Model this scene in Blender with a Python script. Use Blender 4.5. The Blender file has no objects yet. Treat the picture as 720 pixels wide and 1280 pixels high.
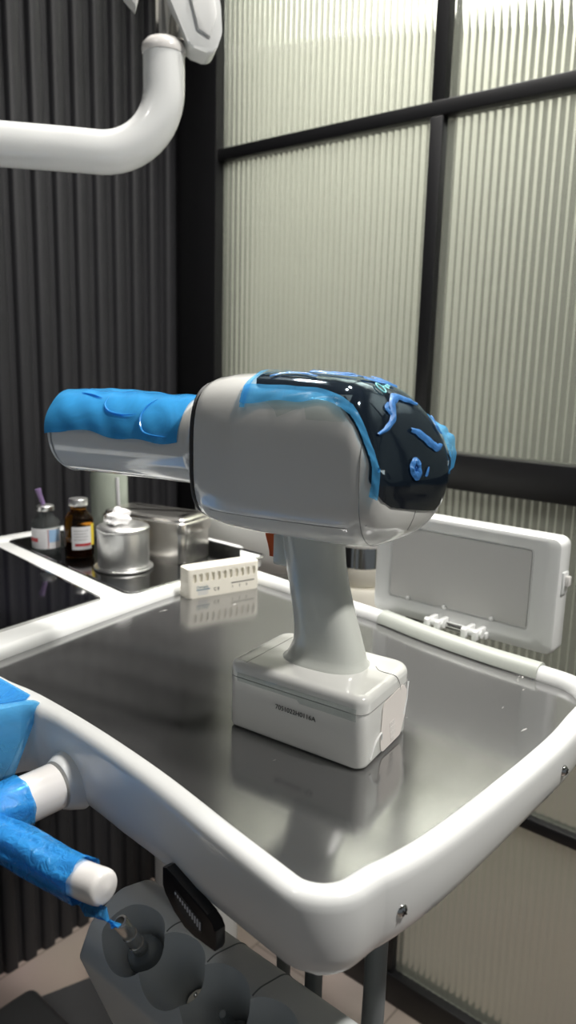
import bpy, bmesh, math, random
from mathutils import Vector, Matrix, Quaternion
from mathutils.bvhtree import BVHTree

random.seed(7)
PI = math.pi
SC = bpy.context.scene
COL = SC.collection
def V(*a): return Vector(a)

# ------------------------------------------------------------------ camera
CAMH = 1.40                      # lens height above the floor
TZ = 1.10                        # top of the steel work surface
cam_d = bpy.data.cameras.new('camera'); cam = bpy.data.objects.new('camera', cam_d); COL.objects.link(cam)
RX = Vector((0.6491734, -0.7602185, 0.02533245))      # picture right in world axes
DN = Vector((-0.1327054, -0.14598876, -0.98034512))   # picture down
FW = Vector((0.74897475, 0.63305222, -0.19565711))    # view direction
cam.matrix_world = Matrix(((RX.x, -DN.x, -FW.x, 0), (RX.y, -DN.y, -FW.y, 0), (RX.z, -DN.z, -FW.z, CAMH), (0, 0, 0, 1)))
cam_d.sensor_fit = 'VERTICAL'; cam_d.sensor_height = 24.0; cam_d.lens = 950 / 1280 * 24.0
cam_d.clip_start = 0.02
cam_d.dof.use_dof = True; cam_d.dof.focus_distance = 0.60; cam_d.dof.aperture_fstop = cam_d.lens / 3.6
SC.camera = cam

# ------------------------------------------------------------------ world, lights, exposure
SC.view_settings.view_transform = 'Standard'; SC.view_settings.look = 'None'
SC.view_settings.gamma = 1.0; SC.view_settings.use_curve_mapping = False
SC.view_settings.exposure = 0.0
w = bpy.data.worlds.new('world'); SC.world = w; w.use_nodes = True
w.node_tree.nodes['Background'].inputs[0].default_value = (0.86, 0.94, 1.0, 1)
w.node_tree.nodes['Background'].inputs[1].default_value = 0.14

def area(name, loc, size, power, color=(1, .97, .92), target=None, shape='DISK', sy=None, spread=None):
    d = bpy.data.lights.new(name, 'AREA'); d.shape = shape; d.size = size; d.energy = power; d.color = color
    if sy: d.size_y = sy
    if spread: d.spread = spread
    o = bpy.data.objects.new(name, d); COL.objects.link(o); o.location = loc
    t = Vector(target) if target else Vector(loc) - Vector((0, 0, 1))
    o.rotation_euler = (t - Vector(loc)).to_track_quat('-Z', 'Y').to_euler()
    return o
area('ceiling_spot_corner', (1.06, 1.20, 2.66), 0.09, 7.5, target=(.55, .6, TZ), spread=1.9)
area('ceiling_spot_middle', (0.72, 0.58, 2.66), 0.09, 5.5, target=(.5, .3, TZ), spread=2.2)
area('ceiling_spot_front', (0.75, -0.55, 2.66), 0.12, 14, target=(.5, .3, TZ), spread=2.2)
area('ceiling_spot_side', (-0.35, 0.75, 2.66), 0.12, 1.0, target=(.5, .4, TZ), spread=2.2)
area('added_fill_spittoon', (1.02, .62, 2.66), 0.09, 5, target=(1.0, .75, 1.0), spread=1.6)  # added fill lamp, put in to brighten the spittoon bowl
area('corridor_light', (2.15, 1.05, 2.55), 1.0, 20, color=(1.0, .985, .90), shape='RECTANGLE', sy=.9)
area('corridor_light_far', (2.2, -0.6, 2.55), 1.0, 10, color=(.98, .98, .96), shape='RECTANGLE', sy=1.2)

# ------------------------------------------------------------------ materials
def nt(name):
    m = bpy.data.materials.new(name); m.use_nodes = True
    return m, m.node_tree.nodes, m.node_tree.links, m.node_tree.nodes['Principled BSDF']
def mat(name, col, rough=.5, metal=0., spec=.5, coat=0., noise=0., nscale=60., bump=0., bscale=200., trans=0., ior=1.45, emit=None):
    m, N, L, p = nt(name)
    p.inputs['Base Color'].default_value = (*col, 1)
    p.inputs['Roughness'].default_value = rough; p.inputs['Metallic'].default_value = metal
    p.inputs['Specular IOR Level'].default_value = spec; p.inputs['IOR'].default_value = ior
    p.inputs['Coat Weight'].default_value = coat; p.inputs['Coat Roughness'].default_value = .05
    p.inputs['Transmission Weight'].default_value = trans
    tc = N.new('ShaderNodeTexCoord')
    if noise:
        n = N.new('ShaderNodeTexNoise'); n.inputs['Scale'].default_value = nscale; n.inputs['Detail'].default_value = 4
        L.new(tc.outputs['Object'], n.inputs['Vector'])
        mx = N.new('ShaderNodeMix'); mx.data_type = 'RGBA'
        mx.inputs[6].default_value = (*[c * (1 - noise) for c in col], 1); mx.inputs[7].default_value = (*[min(1, c * (1 + noise)) for c in col], 1)
        L.new(n.outputs['Fac'], mx.inputs[0]); L.new(mx.outputs[2], p.inputs['Base Color'])
    if bump:
        n2 = N.new('ShaderNodeTexNoise'); n2.inputs['Scale'].default_value = bscale; n2.inputs['Detail'].default_value = 3
        L.new(tc.outputs['Object'], n2.inputs['Vector'])
        b = N.new('ShaderNodeBump'); b.inputs['Strength'].default_value = bump; b.inputs['Distance'].default_value = .002
        L.new(n2.outputs['Fac'], b.inputs['Height']); L.new(b.outputs['Normal'], p.inputs['Normal'])
    return m

M = {}
M['white'] = mat('white_gloss_plastic', (.78, .79, .78), .22, coat=.25, noise=.015, nscale=8)
M['white_satin'] = mat('white_satin_plastic', (.74, .745, .735), .35, noise=.015, nscale=8)
M['gun_white'] = mat('pearl_white_plastic', (.66, .66, .635), .2, coat=1.0, noise=.01, nscale=10)
M['warm_white'] = mat('warm_white_plastic', (.80, .775, .75), .2, coat=.4, noise=.01, nscale=10)
M['grip_grey'] = mat('grip_light_grey', (.58, .60, .56), .22, coat=.25, bump=.03, bscale=500)
M['strip_grey'] = mat('rim_strip_grey', (.40, .42, .385), .45, noise=.02, nscale=20)
M['grey'] = mat('holder_grey_plastic', (.62, .645, .645), .45, noise=.04, nscale=20, bump=.03, bscale=700)
M['hose'] = mat('hose_grey_rubber', (.17, .185, .19), .5, noise=.05, nscale=60)
M['dark_grey'] = mat('dark_grey_plastic', (.045, .045, .047), .5, noise=.08, nscale=30)
M['black'] = mat('black_plastic', (.006, .006, .008), .35, noise=.1, nscale=40)
M['black_gloss'] = mat('black_gloss_panel', (.004, .004, .006), .06, coat=.5, noise=.1, nscale=40)
M['screen'] = mat('screen_black_glass', (.008, .010, .014), .07, coat=.5, noise=.1, nscale=60)
M['frame_black'] = mat('black_painted_steel', (.006, .006, .007), .4, noise=.15, nscale=30)
M['slat'] = mat('charcoal_slat_panel', (.024, .024, .027), .5, noise=.12, nscale=14, bump=.06, bscale=120)
M['chrome'] = mat('chrome', (.62, .62, .61), .08, metal=1, noise=.05, nscale=30)
M['steel_pol'] = mat('polished_steel', (.74, .72, .68), .25, metal=1, noise=.1, nscale=40, bump=.06, bscale=60)
M['tray_dark'] = mat('mirror_steel_tray', (.30, .30, .30), .13, metal=1, noise=.1, nscale=12)
M['alu'] = mat('spun_aluminium', (.82, .82, .81), .33, metal=1, noise=.08, nscale=30, bump=.08, bscale=40)
M['cream'] = mat('cream_plastic', (.80, .765, .67), .42, noise=.03, nscale=30)
M['cream_dark'] = mat('cream_slot', (.42, .37, .28), .6, noise=.08, nscale=60)
M['orange'] = mat('orange_trigger', (.52, .085, .01), .4, noise=.05, nscale=40)
M['ink'] = mat('black_print', (.015, .017, .02), .6, noise=.1, nscale=80)
M['ink_blue'] = mat('blue_grey_print', (.16, .24, .30), .6, noise=.1, nscale=80)
M['cyan_print'] = mat('cyan_logo_print', (.30, .80, .85), .4, noise=.05, nscale=80)
M['tick'] = mat('pale_tick_print', (.55, .57, .62), .5, noise=.05, nscale=80)
M['label'] = mat('paper_label', (.66, .66, .68), .55, noise=.06, nscale=300)
M['label_blue'] = mat('pale_blue_print', (.30, .48, .70), .55, noise=.05, nscale=80)
M['label_red'] = mat('red_print', (.42, .03, .04), .5, noise=.05, nscale=80)
M['label_yellow'] = mat('yellow_print', (.75, .58, .05), .5, noise=.05, nscale=80)
M['needle_hub'] = mat('purple_plastic', (.22, .15, .30), .45, noise=.05, nscale=80)
M['cotton'] = mat('cotton_wool', (.86, .85, .85), .95, noise=.03, nscale=90, bump=.6, bscale=160)
M['ceramic'] = mat('white_ceramic', (.82, .82, .80), .18, coat=.3, noise=.01, nscale=8)
M['beige'] = mat('beige_base_plastic', (.66, .63, .55), .4, noise=.03, nscale=20)
M['jar'] = mat('pale_green_jar', (.36, .40, .34), .25, noise=.15, nscale=16, coat=.3)
M['diffuser'] = mat('opal_viewer_panel', (.62, .615, .60), .5, noise=.02, nscale=10)
M['smoke_label'] = mat('pinkish_label', (.70, .655, .62), .35, noise=.03, nscale=40)
M['ceiling'] = mat('ceiling_paint', (.42, .42, .41), .8, noise=.02, nscale=10)
M['corridor_far'] = mat('corridor_far_darkened', (.11, .108, .10), .8, noise=.03, nscale=4)  # wall colour darkened so the fluted panes pick up dark stripes
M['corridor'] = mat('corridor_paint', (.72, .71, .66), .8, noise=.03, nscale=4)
M['amber_liquid'] = mat('dark_liquid', (.03, .012, .004), .1, noise=.1, nscale=20)

def glass_mat(name, col, rough=.02, ior=1.45):
    m, N, L, p = nt(name)
    p.inputs['Base Color'].default_value = (*col, 1); p.inputs['Roughness'].default_value = rough
    p.inputs['Transmission Weight'].default_value = 1; p.inputs['IOR'].default_value = ior
    n = N.new('ShaderNodeTexNoise'); n.inputs['Scale'].default_value = 40
    b = N.new('ShaderNodeBump'); b.inputs['Strength'].default_value = .03; b.inputs['Distance'].default_value = .001
    L.new(n.outputs['Fac'], b.inputs['Height']); L.new(b.outputs['Normal'], p.inputs['Normal'])
    return m
M['glass_clear'] = glass_mat('clear_glass', (.93, .95, .95), ior=1.2)
M['glass_amber'] = glass_mat('amber_glass', (.42, .17, .02), ior=1.3)

def film_mat(name, tint, body, opac, rough=.18, spec=.5, wr=.25, wscale=45):
    """thin plastic film: tinted see-through + a milky share of its own colour + gloss"""
    m, N, L, p = nt(name)
    out = N['Material Output']
    tr = N.new('ShaderNodeBsdfTransparent'); tr.inputs[0].default_value = (*tint, 1)
    p.inputs['Base Color'].default_value = (*body, 1); p.inputs['Roughness'].default_value = rough
    p.inputs['Specular IOR Level'].default_value = spec
    n = N.new('ShaderNodeTexNoise'); n.inputs['Scale'].default_value = wscale; n.inputs['Detail'].default_value = 5; n.inputs['Distortion'].default_value = 1.2
    tc = N.new('ShaderNodeTexCoord'); L.new(tc.outputs['Object'], n.inputs['Vector'])
    b = N.new('ShaderNodeBump'); b.inputs['Strength'].default_value = wr; b.inputs['Distance'].default_value = .004
    L.new(n.outputs['Fac'], b.inputs['Height']); L.new(b.outputs['Normal'], p.inputs['Normal'])
    mr = N.new('ShaderNodeMapRange'); mr.inputs[1].default_value = .3; mr.inputs[2].default_value = .7
    mr.inputs[3].default_value = opac * .8; mr.inputs[4].default_value = min(1, opac * 1.2)
    L.new(n.outputs['Fac'], mr.inputs[0])
    mx = N.new('ShaderNodeMixShader'); L.new(mr.outputs[0], mx.inputs[0]); L.new(tr.outputs[0], mx.inputs[1]); L.new(p.outputs[0], mx.inputs[2])
    L.new(mx.outputs[0], out.inputs['Surface'])
    return m
M['film'] = film_mat('blue_barrier_film', (.42, .78, 1.0), (.10, .46, .88), .42, wr=.10)
M['film_deep'] = film_mat('blue_barrier_film_barrel', (.28, .68, 1.0), (.06, .42, .88), .60, wr=.12, wscale=30)
M['film_grip'] = film_mat('blue_crinkled_film', (.24, .60, 1.0), (.04, .34, .78), .50, rough=.08, wr=1.0, wscale=90)
M['film_clear'] = film_mat('clear_film_on_screen', (.85, .94, 1.0), (.05, .10, .16), .02, rough=.08, wr=.05)
M['wrinkle'] = film_mat('blue_film_wrinkle', (.3, .6, 1.0), (.055, .21, .54), .8, rough=.2, wr=.4, wscale=200)
M['glass_thin'] = film_mat('thin_clear_glass', (.80, .84, .84), (.16, .17, .17), .22, rough=.05, wr=.03)
M['vinyl'] = film_mat('clear_vinyl_sheet', (.90, .93, .92), (.45, .48, .47), .22, rough=.1, wr=.05)

def steel_brushed():
    m, N, L, p = nt('brushed_steel'); out = N['Material Output']
    tc = N.new('ShaderNodeTexCoord'); mp = N.new('ShaderNodeMapping'); mp.inputs['Scale'].default_value = (8, 900, 8)
    mp.inputs['Rotation'].default_value = (0, 0, .10)
    L.new(tc.outputs['Object'], mp.inputs['Vector'])
    n = N.new('ShaderNodeTexNoise'); n.inputs['Scale'].default_value = 1.2; n.inputs['Detail'].default_value = 5
    L.new(mp.outputs[0], n.inputs['Vector'])
    cr = N.new('ShaderNodeMapRange'); cr.inputs[3].default_value = .09; cr.inputs[4].default_value = .17
    L.new(n.outputs['Fac'], cr.inputs[0])
    n2 = N.new('ShaderNodeTexNoise'); n2.inputs['Scale'].default_value = 7; n2.inputs['Detail'].default_value = 6
    L.new(tc.outputs['Object'], n2.inputs['Vector'])
    mx = N.new('ShaderNodeMix'); mx.data_type = 'RGBA'
    mx.inputs[6].default_value = (.335, .335, .338, 1); mx.inputs[7].default_value = (.41, .41, .412, 1)
    L.new(n2.outputs['Fac'], mx.inputs[0])
    # small pale scratches and specks worn into the surface
    mp2 = N.new('ShaderNodeMapping'); mp2.inputs['Scale'].default_value = (30, 110, 30); mp2.inputs['Rotation'].default_value = (0, 0, .5)
    L.new(tc.outputs['Object'], mp2.inputs['Vector'])
    vo = N.new('ShaderNodeTexNoise'); vo.inputs['Scale'].default_value = 1.0; vo.inputs['Detail'].default_value = 3
    L.new(mp2.outputs[0], vo.inputs['Vector'])
    r2 = N.new('ShaderNodeMapRange'); r2.inputs[1].default_value = .73; r2.inputs[2].default_value = .76; L.new(vo.outputs['Fac'], r2.inputs[0])
    b = N.new('ShaderNodeBump'); b.inputs['Strength'].default_value = .012; b.inputs['Distance'].default_value = .0006
    L.new(n.outputs['Fac'], b.inputs['Height'])
    t = N.new('ShaderNodeCombineXYZ'); t.inputs[0].default_value = .995; t.inputs[1].default_value = -.1
    q = N.new('ShaderNodeBsdfPrincipled')
    for k, (pp, rg, an) in enumerate(((p, None, .5), (q, .42, .3))):
        pp.inputs['Metallic'].default_value = 1; pp.inputs['Anisotropic'].default_value = an
        L.new(mx.outputs[2], pp.inputs['Base Color']); L.new(b.outputs['Normal'], pp.inputs['Normal']); L.new(t.outputs[0], pp.inputs['Tangent'])
        if rg: pp.inputs['Roughness'].default_value = rg
        else: L.new(cr.outputs[0], pp.inputs['Roughness'])
    d = N.new('ShaderNodeBsdfDiffuse'); d.inputs[0].default_value = (.5, .49, .47, 1)
    ms = N.new('ShaderNodeMixShader'); ms.inputs[0].default_value = .10
    L.new(p.outputs[0], ms.inputs[1]); L.new(q.outputs[0], ms.inputs[2])
    d0 = N.new('ShaderNodeBsdfDiffuse'); d0.inputs[0].default_value = (.36, .36, .36, 1)
    m0 = N.new('ShaderNodeMixShader'); m0.inputs[0].default_value = .07; L.new(ms.outputs[0], m0.inputs[1]); L.new(d0.outputs[0], m0.inputs[2]); ms = m0
    m2 = N.new('ShaderNodeMixShader'); L.new(r2.outputs[0], m2.inputs[0]); L.new(ms.outputs[0], m2.inputs[1]); L.new(d.outputs[0], m2.inputs[2])
    L.new(m2.outputs[0], out.inputs['Surface'])
    return m
M['steel'] = steel_brushed()

def fluted_glass():
    m, N, L, p = nt('fluted_glass'); out = N['Material Output']
    tr = N.new('ShaderNodeBsdfTranslucent'); tr.inputs[0].default_value = (.86, .88, .80, 1)
    p.inputs['Base Color'].default_value = (.86, .89, .83, 1); p.inputs['Roughness'].default_value = .06
    p.inputs['Transmission Weight'].default_value = 1; p.inputs['IOR'].default_value = 1.45
    n = N.new('ShaderNodeTexNoise'); n.inputs['Scale'].default_value = 3; n.inputs['Detail'].default_value = 3
    mr = N.new('ShaderNodeMapRange'); mr.inputs[3].default_value = .77; mr.inputs[4].default_value = .81
    L.new(n.outputs['Fac'], mr.inputs[0])
    mx = N.new('ShaderNodeMixShader'); L.new(mr.outputs[0], mx.inputs[0]); L.new(tr.outputs[0], mx.inputs[1]); L.new(p.outputs[0], mx.inputs[2])
    L.new(mx.outputs[0], out.inputs['Surface'])
    return m
M['fluted'] = fluted_glass()

def floor_mat():
    m, N, L, p = nt('floor_vinyl_planks')
    tc = N.new('ShaderNodeTexCoord'); br = N.new('ShaderNodeTexBrick')
    br.inputs['Scale'].default_value = 1; br.inputs['Brick Width'].default_value = 1.2; br.inputs['Row Height'].default_value = .18
    br.inputs['Mortar Size'].default_value = .002; br.inputs['Color1'].default_value = (.40, .325, .285, 1)
    br.inputs['Color2'].default_value = (.35, .29, .255, 1); br.inputs['Mortar'].default_value = (.2, .16, .14, 1)
    L.new(tc.outputs['Object'], br.inputs['Vector'])
    n = N.new('ShaderNodeTexNoise'); n.inputs['Scale'].default_value = 9; n.inputs['Detail'].default_value = 6
    mx = N.new('ShaderNodeMix'); mx.data_type = 'RGBA'; mx.blend_type = 'MULTIPLY'; mx.inputs[0].default_value = .3
    L.new(br.outputs[0], mx.inputs[6]); L.new(n.outputs['Color'], mx.inputs[7]); L.new(mx.outputs[2], p.inputs['Base Color'])
    p.inputs['Roughness'].default_value = .5
    return m
M['floor'] = floor_mat()

# ------------------------------------------------------------------ helpers
def obj(name, bm, m, parent=None, smooth=True, angle=40):
    me = bpy.data.meshes.new(name)
    bmesh.ops.recalc_face_normals(bm, faces=bm.faces[:])
    bm.to_mesh(me); bm.free(); me.materials.append(m)
    if smooth:
        for f in me.polygons: f.use_smooth = True
        me.set_sharp_from_angle(angle=math.radians(angle))
    o = bpy.data.objects.new(name, me); COL.objects.link(o)
    if parent: attach(o, parent)
    return o
def world_loc(o):
    l = Vector(o.location)
    while o.parent: o = o.parent
    return l
def attach(o, parent):
    o.parent = parent
    if parent.type == 'EMPTY':
        o.matrix_parent_inverse = Matrix.LocRotScale(parent.location, parent.rotation_euler, None).inverted()
def thing(name, label, cat, loc, group=None):
    o = bpy.data.objects.new(name, None); COL.objects.link(o); o.location = loc; o.empty_display_size = .05
    return tag(o, label, cat, group)
def tag(o, label, cat, group=None):
    o['label'] = label; o['category'] = cat
    if group: o['group'] = group
    return o
def struct(name, bm, m, **k):
    o = obj(name, bm, m, **k); o['kind'] = 'structure'; return o

def box(bm, lo, hi, bevel=0, seg=3, mtx=None):
    r = bmesh.ops.create_cube(bm, size=1)
    vs = r['verts']
    lo = Vector(lo); hi = Vector(hi); c = (lo + hi) / 2; s = hi - lo
    for v in vs: v.co = Vector((v.co.x * s.x, v.co.y * s.y, v.co.z * s.z)) + c
    if bevel:
        es = list({e for v in vs for e in v.link_edges})
        r = bmesh.ops.bevel(bm, geom=es, offset=bevel, segments=seg, profile=.5, affect='EDGES')
        vs = list({v for f in r['faces'] for v in f.verts} | {v for v in vs if v.is_valid})
    if mtx:
        for v in vs: v.co = mtx @ v.co
    return vs
def loft(bm, rings, close=True, cap0=True, cap1=True):
    vr = [[bm.verts.new(p) for p in r] for r in rings]
    n = len(vr[0])
    for a, b in zip(vr[:-1], vr[1:]):
        for i in range(n if close else n - 1):
            j = (i + 1) % n
            bm.faces.new((a[i], a[j], b[j], b[i]))
    if cap0: bm.faces.new(vr[0][::-1])
    if cap1: bm.faces.new(vr[-1])
    return vr
def frame_axes(d):
    d = Vector(d).normalized()
    u = d.orthogonal().normalized()
    return u, d.cross(u).normalized()
def lathe(bm, prof, origin=(0, 0, 0), axis=(0, 0, 1), seg=48):
    """prof: list of (radius, height along axis)"""
    o = Vector(origin); a = Vector(axis).normalized(); u, v = frame_axes(a)
    rings = []
    for r, h in prof:
        rings.append([o + a * h + (u * math.cos(t) + v * math.sin(t)) * max(r, 1e-5) for t in [2 * PI * i / seg for i in range(seg)]])
    loft(bm, rings)
def tube(bm, pts, r, seg=16, caps=True):
    pts = [Vector(p) for p in pts]; n = len(pts)
    rs = r if isinstance(r, (list, tuple)) else [r] * n
    t0 = (pts[1] - pts[0]).normalized(); u = t0.orthogonal().normalized(); rings = []
    for i, p in enumerate(pts):
        t = (pts[min(i + 1, n - 1)] - pts[max(i - 1, 0)]).normalized()
        u = (u - t * u.dot(t)).normalized(); v = t.cross(u)
        rings.append([p + (u * math.cos(a) + v * math.sin(a)) * rs[i] for a in [2 * PI * k / seg for k in range(seg)]])
    loft(bm, rings, cap0=caps, cap1=caps)
def smooth_path(pts, n=8):
    pts = [Vector(p) for p in pts]; P = [2 * pts[0] - pts[1]] + pts + [2 * pts[-1] - pts[-2]]; out = []
    for i in range(1, len(P) - 2):
        p0, p1, p2, p3 = P[i - 1:i + 3]
        for k in range(n):
            t = k / n
            out.append(.5 * ((2 * p1) + (p2 - p0) * t + (2 * p0 - 5 * p1 + 4 * p2 - p3) * t * t + (3 * p1 - p0 - 3 * p2 + p3) * t ** 3))
    out.append(pts[-1]); return out
def roundpoly(pts, rad, seg=8):
    """pts 2-D, rad one radius or a list; fillets every corner"""
    n = len(pts); out = []
    rr = rad if isinstance(rad, (list, tuple)) else [rad] * n
    for i in range(n):
        p = Vector(pts[i]); a = Vector(pts[i - 1]); b = Vector(pts[(i + 1) % n]); r = rr[i]
        if r <= 0: out.append(p); continue
        d1 = (a - p); d2 = (b - p); l1 = d1.length; l2 = d2.length; d1.normalize(); d2.normalize()
        ang = math.acos(max(-1, min(1, d1.dot(d2))))
        if ang > PI - .02: out.append(p); continue
        t = min(r / math.tan(ang / 2), l1 * .49, l2 * .49); r = t * math.tan(ang / 2)
        c = p + (d1 + d2).normalized() * (r / math.sin(ang / 2))
        s = p + d1 * t - c; e = p + d2 * t - c
        a0 = math.atan2(s.y, s.x); a1 = math.atan2(e.y, e.x); da = (a1 - a0 + PI) % (2 * PI) - PI
        for k in range(seg + 1):
            q = a0 + da * k / seg; out.append(c + Vector((math.cos(q), math.sin(q))) * r)
    return out
def offset(loop, d):
    """positive = outward for counter-clockwise loops"""
    n = len(loop); out = []
    for i in range(n):
        a = loop[i - 1]; p = loop[i]; b = loop[(i + 1) % n]
        e1 = (p - a); e2 = (b - p)
        n1 = Vector((e1.y, -e1.x)).normalized() if e1.length > 1e-9 else None
        n2 = Vector((e2.y, -e2.x)).normalized() if e2.length > 1e-9 else n1
        if n1 is None: n1 = n2
        m = (n1 + n2); m = m.normalized() if m.length > 1e-6 else n1
        k = max(.5, m.dot(n1)); out.append(p + m * (d / k))
    return out
def ccw(loop):
    s = sum(loop[i - 1].x * loop[i].y - loop[i].x * loop[i - 1].y for i in range(len(loop)))
    return loop if s > 0 else loop[::-1]
def dense(pts, n=6):
    """catmull through an open 2-D run of points"""
    return [Vector((p.x, p.y)) for p in smooth_path([Vector((a[0], a[1], 0)) for a in pts], n)]
def prism(bm, poly, z0, z1, bevel=0, seg=3):
    a = [bm.verts.new((p[0], p[1], z0)) for p in poly]; b = [bm.verts.new((p[0], p[1], z1)) for p in poly]
    n = len(poly); top = bm.faces.new(b); bot = bm.faces.new(a[::-1])
    for i in range(n): bm.faces.new((a[i], a[(i + 1) % n], b[(i + 1) % n], b[i]))
    if bevel:
        bmesh.ops.bevel(bm, geom=list(top.edges) + list(bot.edges), offset=bevel, segments=seg, profile=.5, affect='EDGES')
    return a + b
def xform(bm, mtx, verts=None):
    for v in (verts or bm.verts): v.co = mtx @ v.co
def basis(o, x, y, z):
    return Matrix(((x[0], y[0], z[0], o[0]), (x[1], y[1], z[1], o[1]), (x[2], y[2], z[2], o[2]), (0, 0, 0, 1)))
def text_bm(body, size, mtx, extrude=.0001, align='LEFT', shear=0):
    c = bpy.data.curves.new('lettering', 'FONT'); c.body = body; c.size = size; c.extrude = extrude; c.align_x = align; c.shear = shear
    o = bpy.data.objects.new('lettering', c); COL.objects.link(o)
    dg = bpy.context.evaluated_depsgraph_get(); me = bpy.data.meshes.new_from_object(o.evaluated_get(dg))
    bm = bmesh.new(); bm.from_mesh(me); xform(bm, mtx)
    bpy.data.objects.remove(o); bpy.data.curves.remove(c); bpy.data.meshes.remove(me)
    return bm
def boolean_cut(bm, cutters):
    """cut the closed cutter meshes out of bm, returns a new bmesh"""
    me = bpy.data.meshes.new('cut'); bm.to_mesh(me); bm.free()
    o = bpy.data.objects.new('cut', me); COL.objects.link(o); tmp = [o]
    for cb in cutters:
        bmesh.ops.recalc_face_normals(cb, faces=cb.faces[:])
        cm = bpy.data.meshes.new('cutter'); cb.to_mesh(cm); cb.free()
        co = bpy.data.objects.new('cutter', cm); COL.objects.link(co); tmp.append(co)
        md = o.modifiers.new('b', 'BOOLEAN'); md.object = co; md.operation = 'DIFFERENCE'; md.solver = 'EXACT'
    dg = bpy.context.evaluated_depsgraph_get(); dg.update()
    res = bpy.data.meshes.new_from_object(o.evaluated_get(dg))
    out = bmesh.new(); out.from_mesh(res)
    for t in tmp: bpy.data.objects.remove(t)
    return out

# ------------------------------------------------------------------ the room
XG, YS = 1.292, 1.44             # plane of the fluted glass, plane of the slat wall
bm = bmesh.new(); box(bm, (-2.2, -2.4, -.05), (3.0, YS + .08, 0)); struct('floor', bm, M['floor'], smooth=False)
bm = bmesh.new(); box(bm, (-2.2, -2.4, 2.70), (3.0, YS + .08, 2.75)); struct('ceiling', bm, M['ceiling'], smooth=False)
# slat wall: a strip profile swept upwards
bm = bmesh.new(); P = .0490; prof = []
k0 = int((-2.0) / P)
x = 1.318 - 70 * P
for i in range(70):
    a = x + i * P
    prof += [(a, YS + .012), (a + .016, YS + .012), (a + .0185, YS + .003), (a + .0215, YS), (a + .030, YS - .0005), (a + .0445, YS), (a + .0475, YS + .003), (a + .0489, YS + .011)]
prof.append((x + 70 * P, YS + .012)); prof += [(x + 70 * P, YS + .06), (x, YS + .06)]
loft(bm, [[(px, py, 0.001) for px, py in prof], [(px, py, 2.699) for px, py in prof]])
struct('wall_left', bm, M['slat'], angle=50)
# corridor behind the glass
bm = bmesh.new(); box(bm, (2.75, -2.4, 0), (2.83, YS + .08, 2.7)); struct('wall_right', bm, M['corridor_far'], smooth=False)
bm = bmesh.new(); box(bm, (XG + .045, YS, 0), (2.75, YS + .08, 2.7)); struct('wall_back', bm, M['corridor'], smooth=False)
# glazing frames
Z0, Z1, Z2, Z3 = .561, 1.205, 1.8455, 2.52
ys = [1.31, .757, .204, -.349, -.902, -1.45]
def bar(name, lo, hi, b=.0025):
    bm = bmesh.new(); box(bm, lo, hi, b, 2); return struct(name, bm, M['frame_black'], angle=30)
bar('trim_1', (XG - .022, 1.311, 0), (XG + .04, YS - .001, 2.699))
n = 2
bar('trim_%d' % n, (XG - .028, -1.6, 1.172), (XG + .03, 1.311, 1.238)); n += 1
for z, h in ((Z2, .026), (Z0, .024), (Z3, .03)):
    bar('trim_%d' % n, (XG - .016, -1.6, z - h / 2), (XG + .02, 1.311, z + h / 2)); n += 1
bar('trim_%d' % n, (XG - .022, -1.6, .001), (XG + .03, 1.311, .072)); n += 1
for y in ys[1:]:
    hw = .0135
    for za, zb in ((.072, Z0 - .012), (Z0 + .012, 1.172), (1.238, Z2 - .013), (Z2 + .013, Z3 - .015)):
        bar('trim_%d' % n, (XG - .016, y - hw, za), (XG + .02, y + hw, zb)); n += 1
# narrow light-grey reveal beside the visible mullion
# fluted panes
FP = .0145
def pane(name, ya, yb, za, zb, x0):
    bm = bmesh.new(); prof = []
    N = max(1, round((yb - ya) / FP)); s = 8
    for i in range(N * s + 1):
        t = i / s; y = ya + (yb - ya) * i / (N * s)
        prof.append((x0 - .0030 * abs(math.sin(PI * t)) ** .8, y))
    prof += [(x0 + .004, yb), (x0 + .004, ya)]
    loft(bm, [[(a, b, za) for a, b in prof], [(a, b, zb) for a, b in prof]])
    return struct(name, bm, M['fluted'], angle=70)
k = 1
for ya, yb in zip(ys[1:], ys[:-1]):
    lo = ya + .0135; hi = yb - (.0135 if yb < 1.3 else 0)
    for za, zb in ((.072, Z0 - .012), (Z0 + .012, 1.172), (1.238, Z2 - .013), (Z2 + .013, Z3 - .015)):
        pane('window_%d' % k, lo + .0005, hi - .0005, za + .0005, zb - .0005, XG + .002); k += 1

# ------------------------------------------------------------------ delivery table
tbl = thing('instrument_table', 'white-rimmed dental instrument table with a sunken brushed steel top under the handheld unit', 'table', (.5, .6, TZ - .06))
I_near = dense([(.3345, .60), (.338, .557), (.3357, .4755), (.328, .386), (.315, .298)], 5)
I_end = dense([(.337, .2225), (.358, .217), (.396, .2116), (.4776, .2066), (.565, .2045), (.62, .2075)], 5)
near_c = roundpoly([(.315, .298), (.305, .2265), (.337, .2225)], [0, .022, 0], 10)[1:-1]
far_c = roundpoly([(.62, .2075), (.688, .2105), (.692, .30)], [0, .05, 0], 12)[1:-1]
I_far = dense([(.6945, .31), (.706, .40), (.7190, .459), (.7250, .51), (.732, .604)], 5)
bc = roundpoly([(.732, .604), (.741, .724), (.633, .7135)], [0, .02, 0], 6)[1:-1]
I_back = dense([(.633, .7135), (.5975, .7110), (.496, .6970), (.4205, .6842)], 4)
lc = roundpoly([(.4205, .6842), (.3335, .6705), (.3345, .60)], [0, .02, 0], 6)[1:-1]
ILOOP = ccw(I_near + near_c + I_end + far_c + I_far + bc + I_back + lc)
RW = .0205
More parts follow.
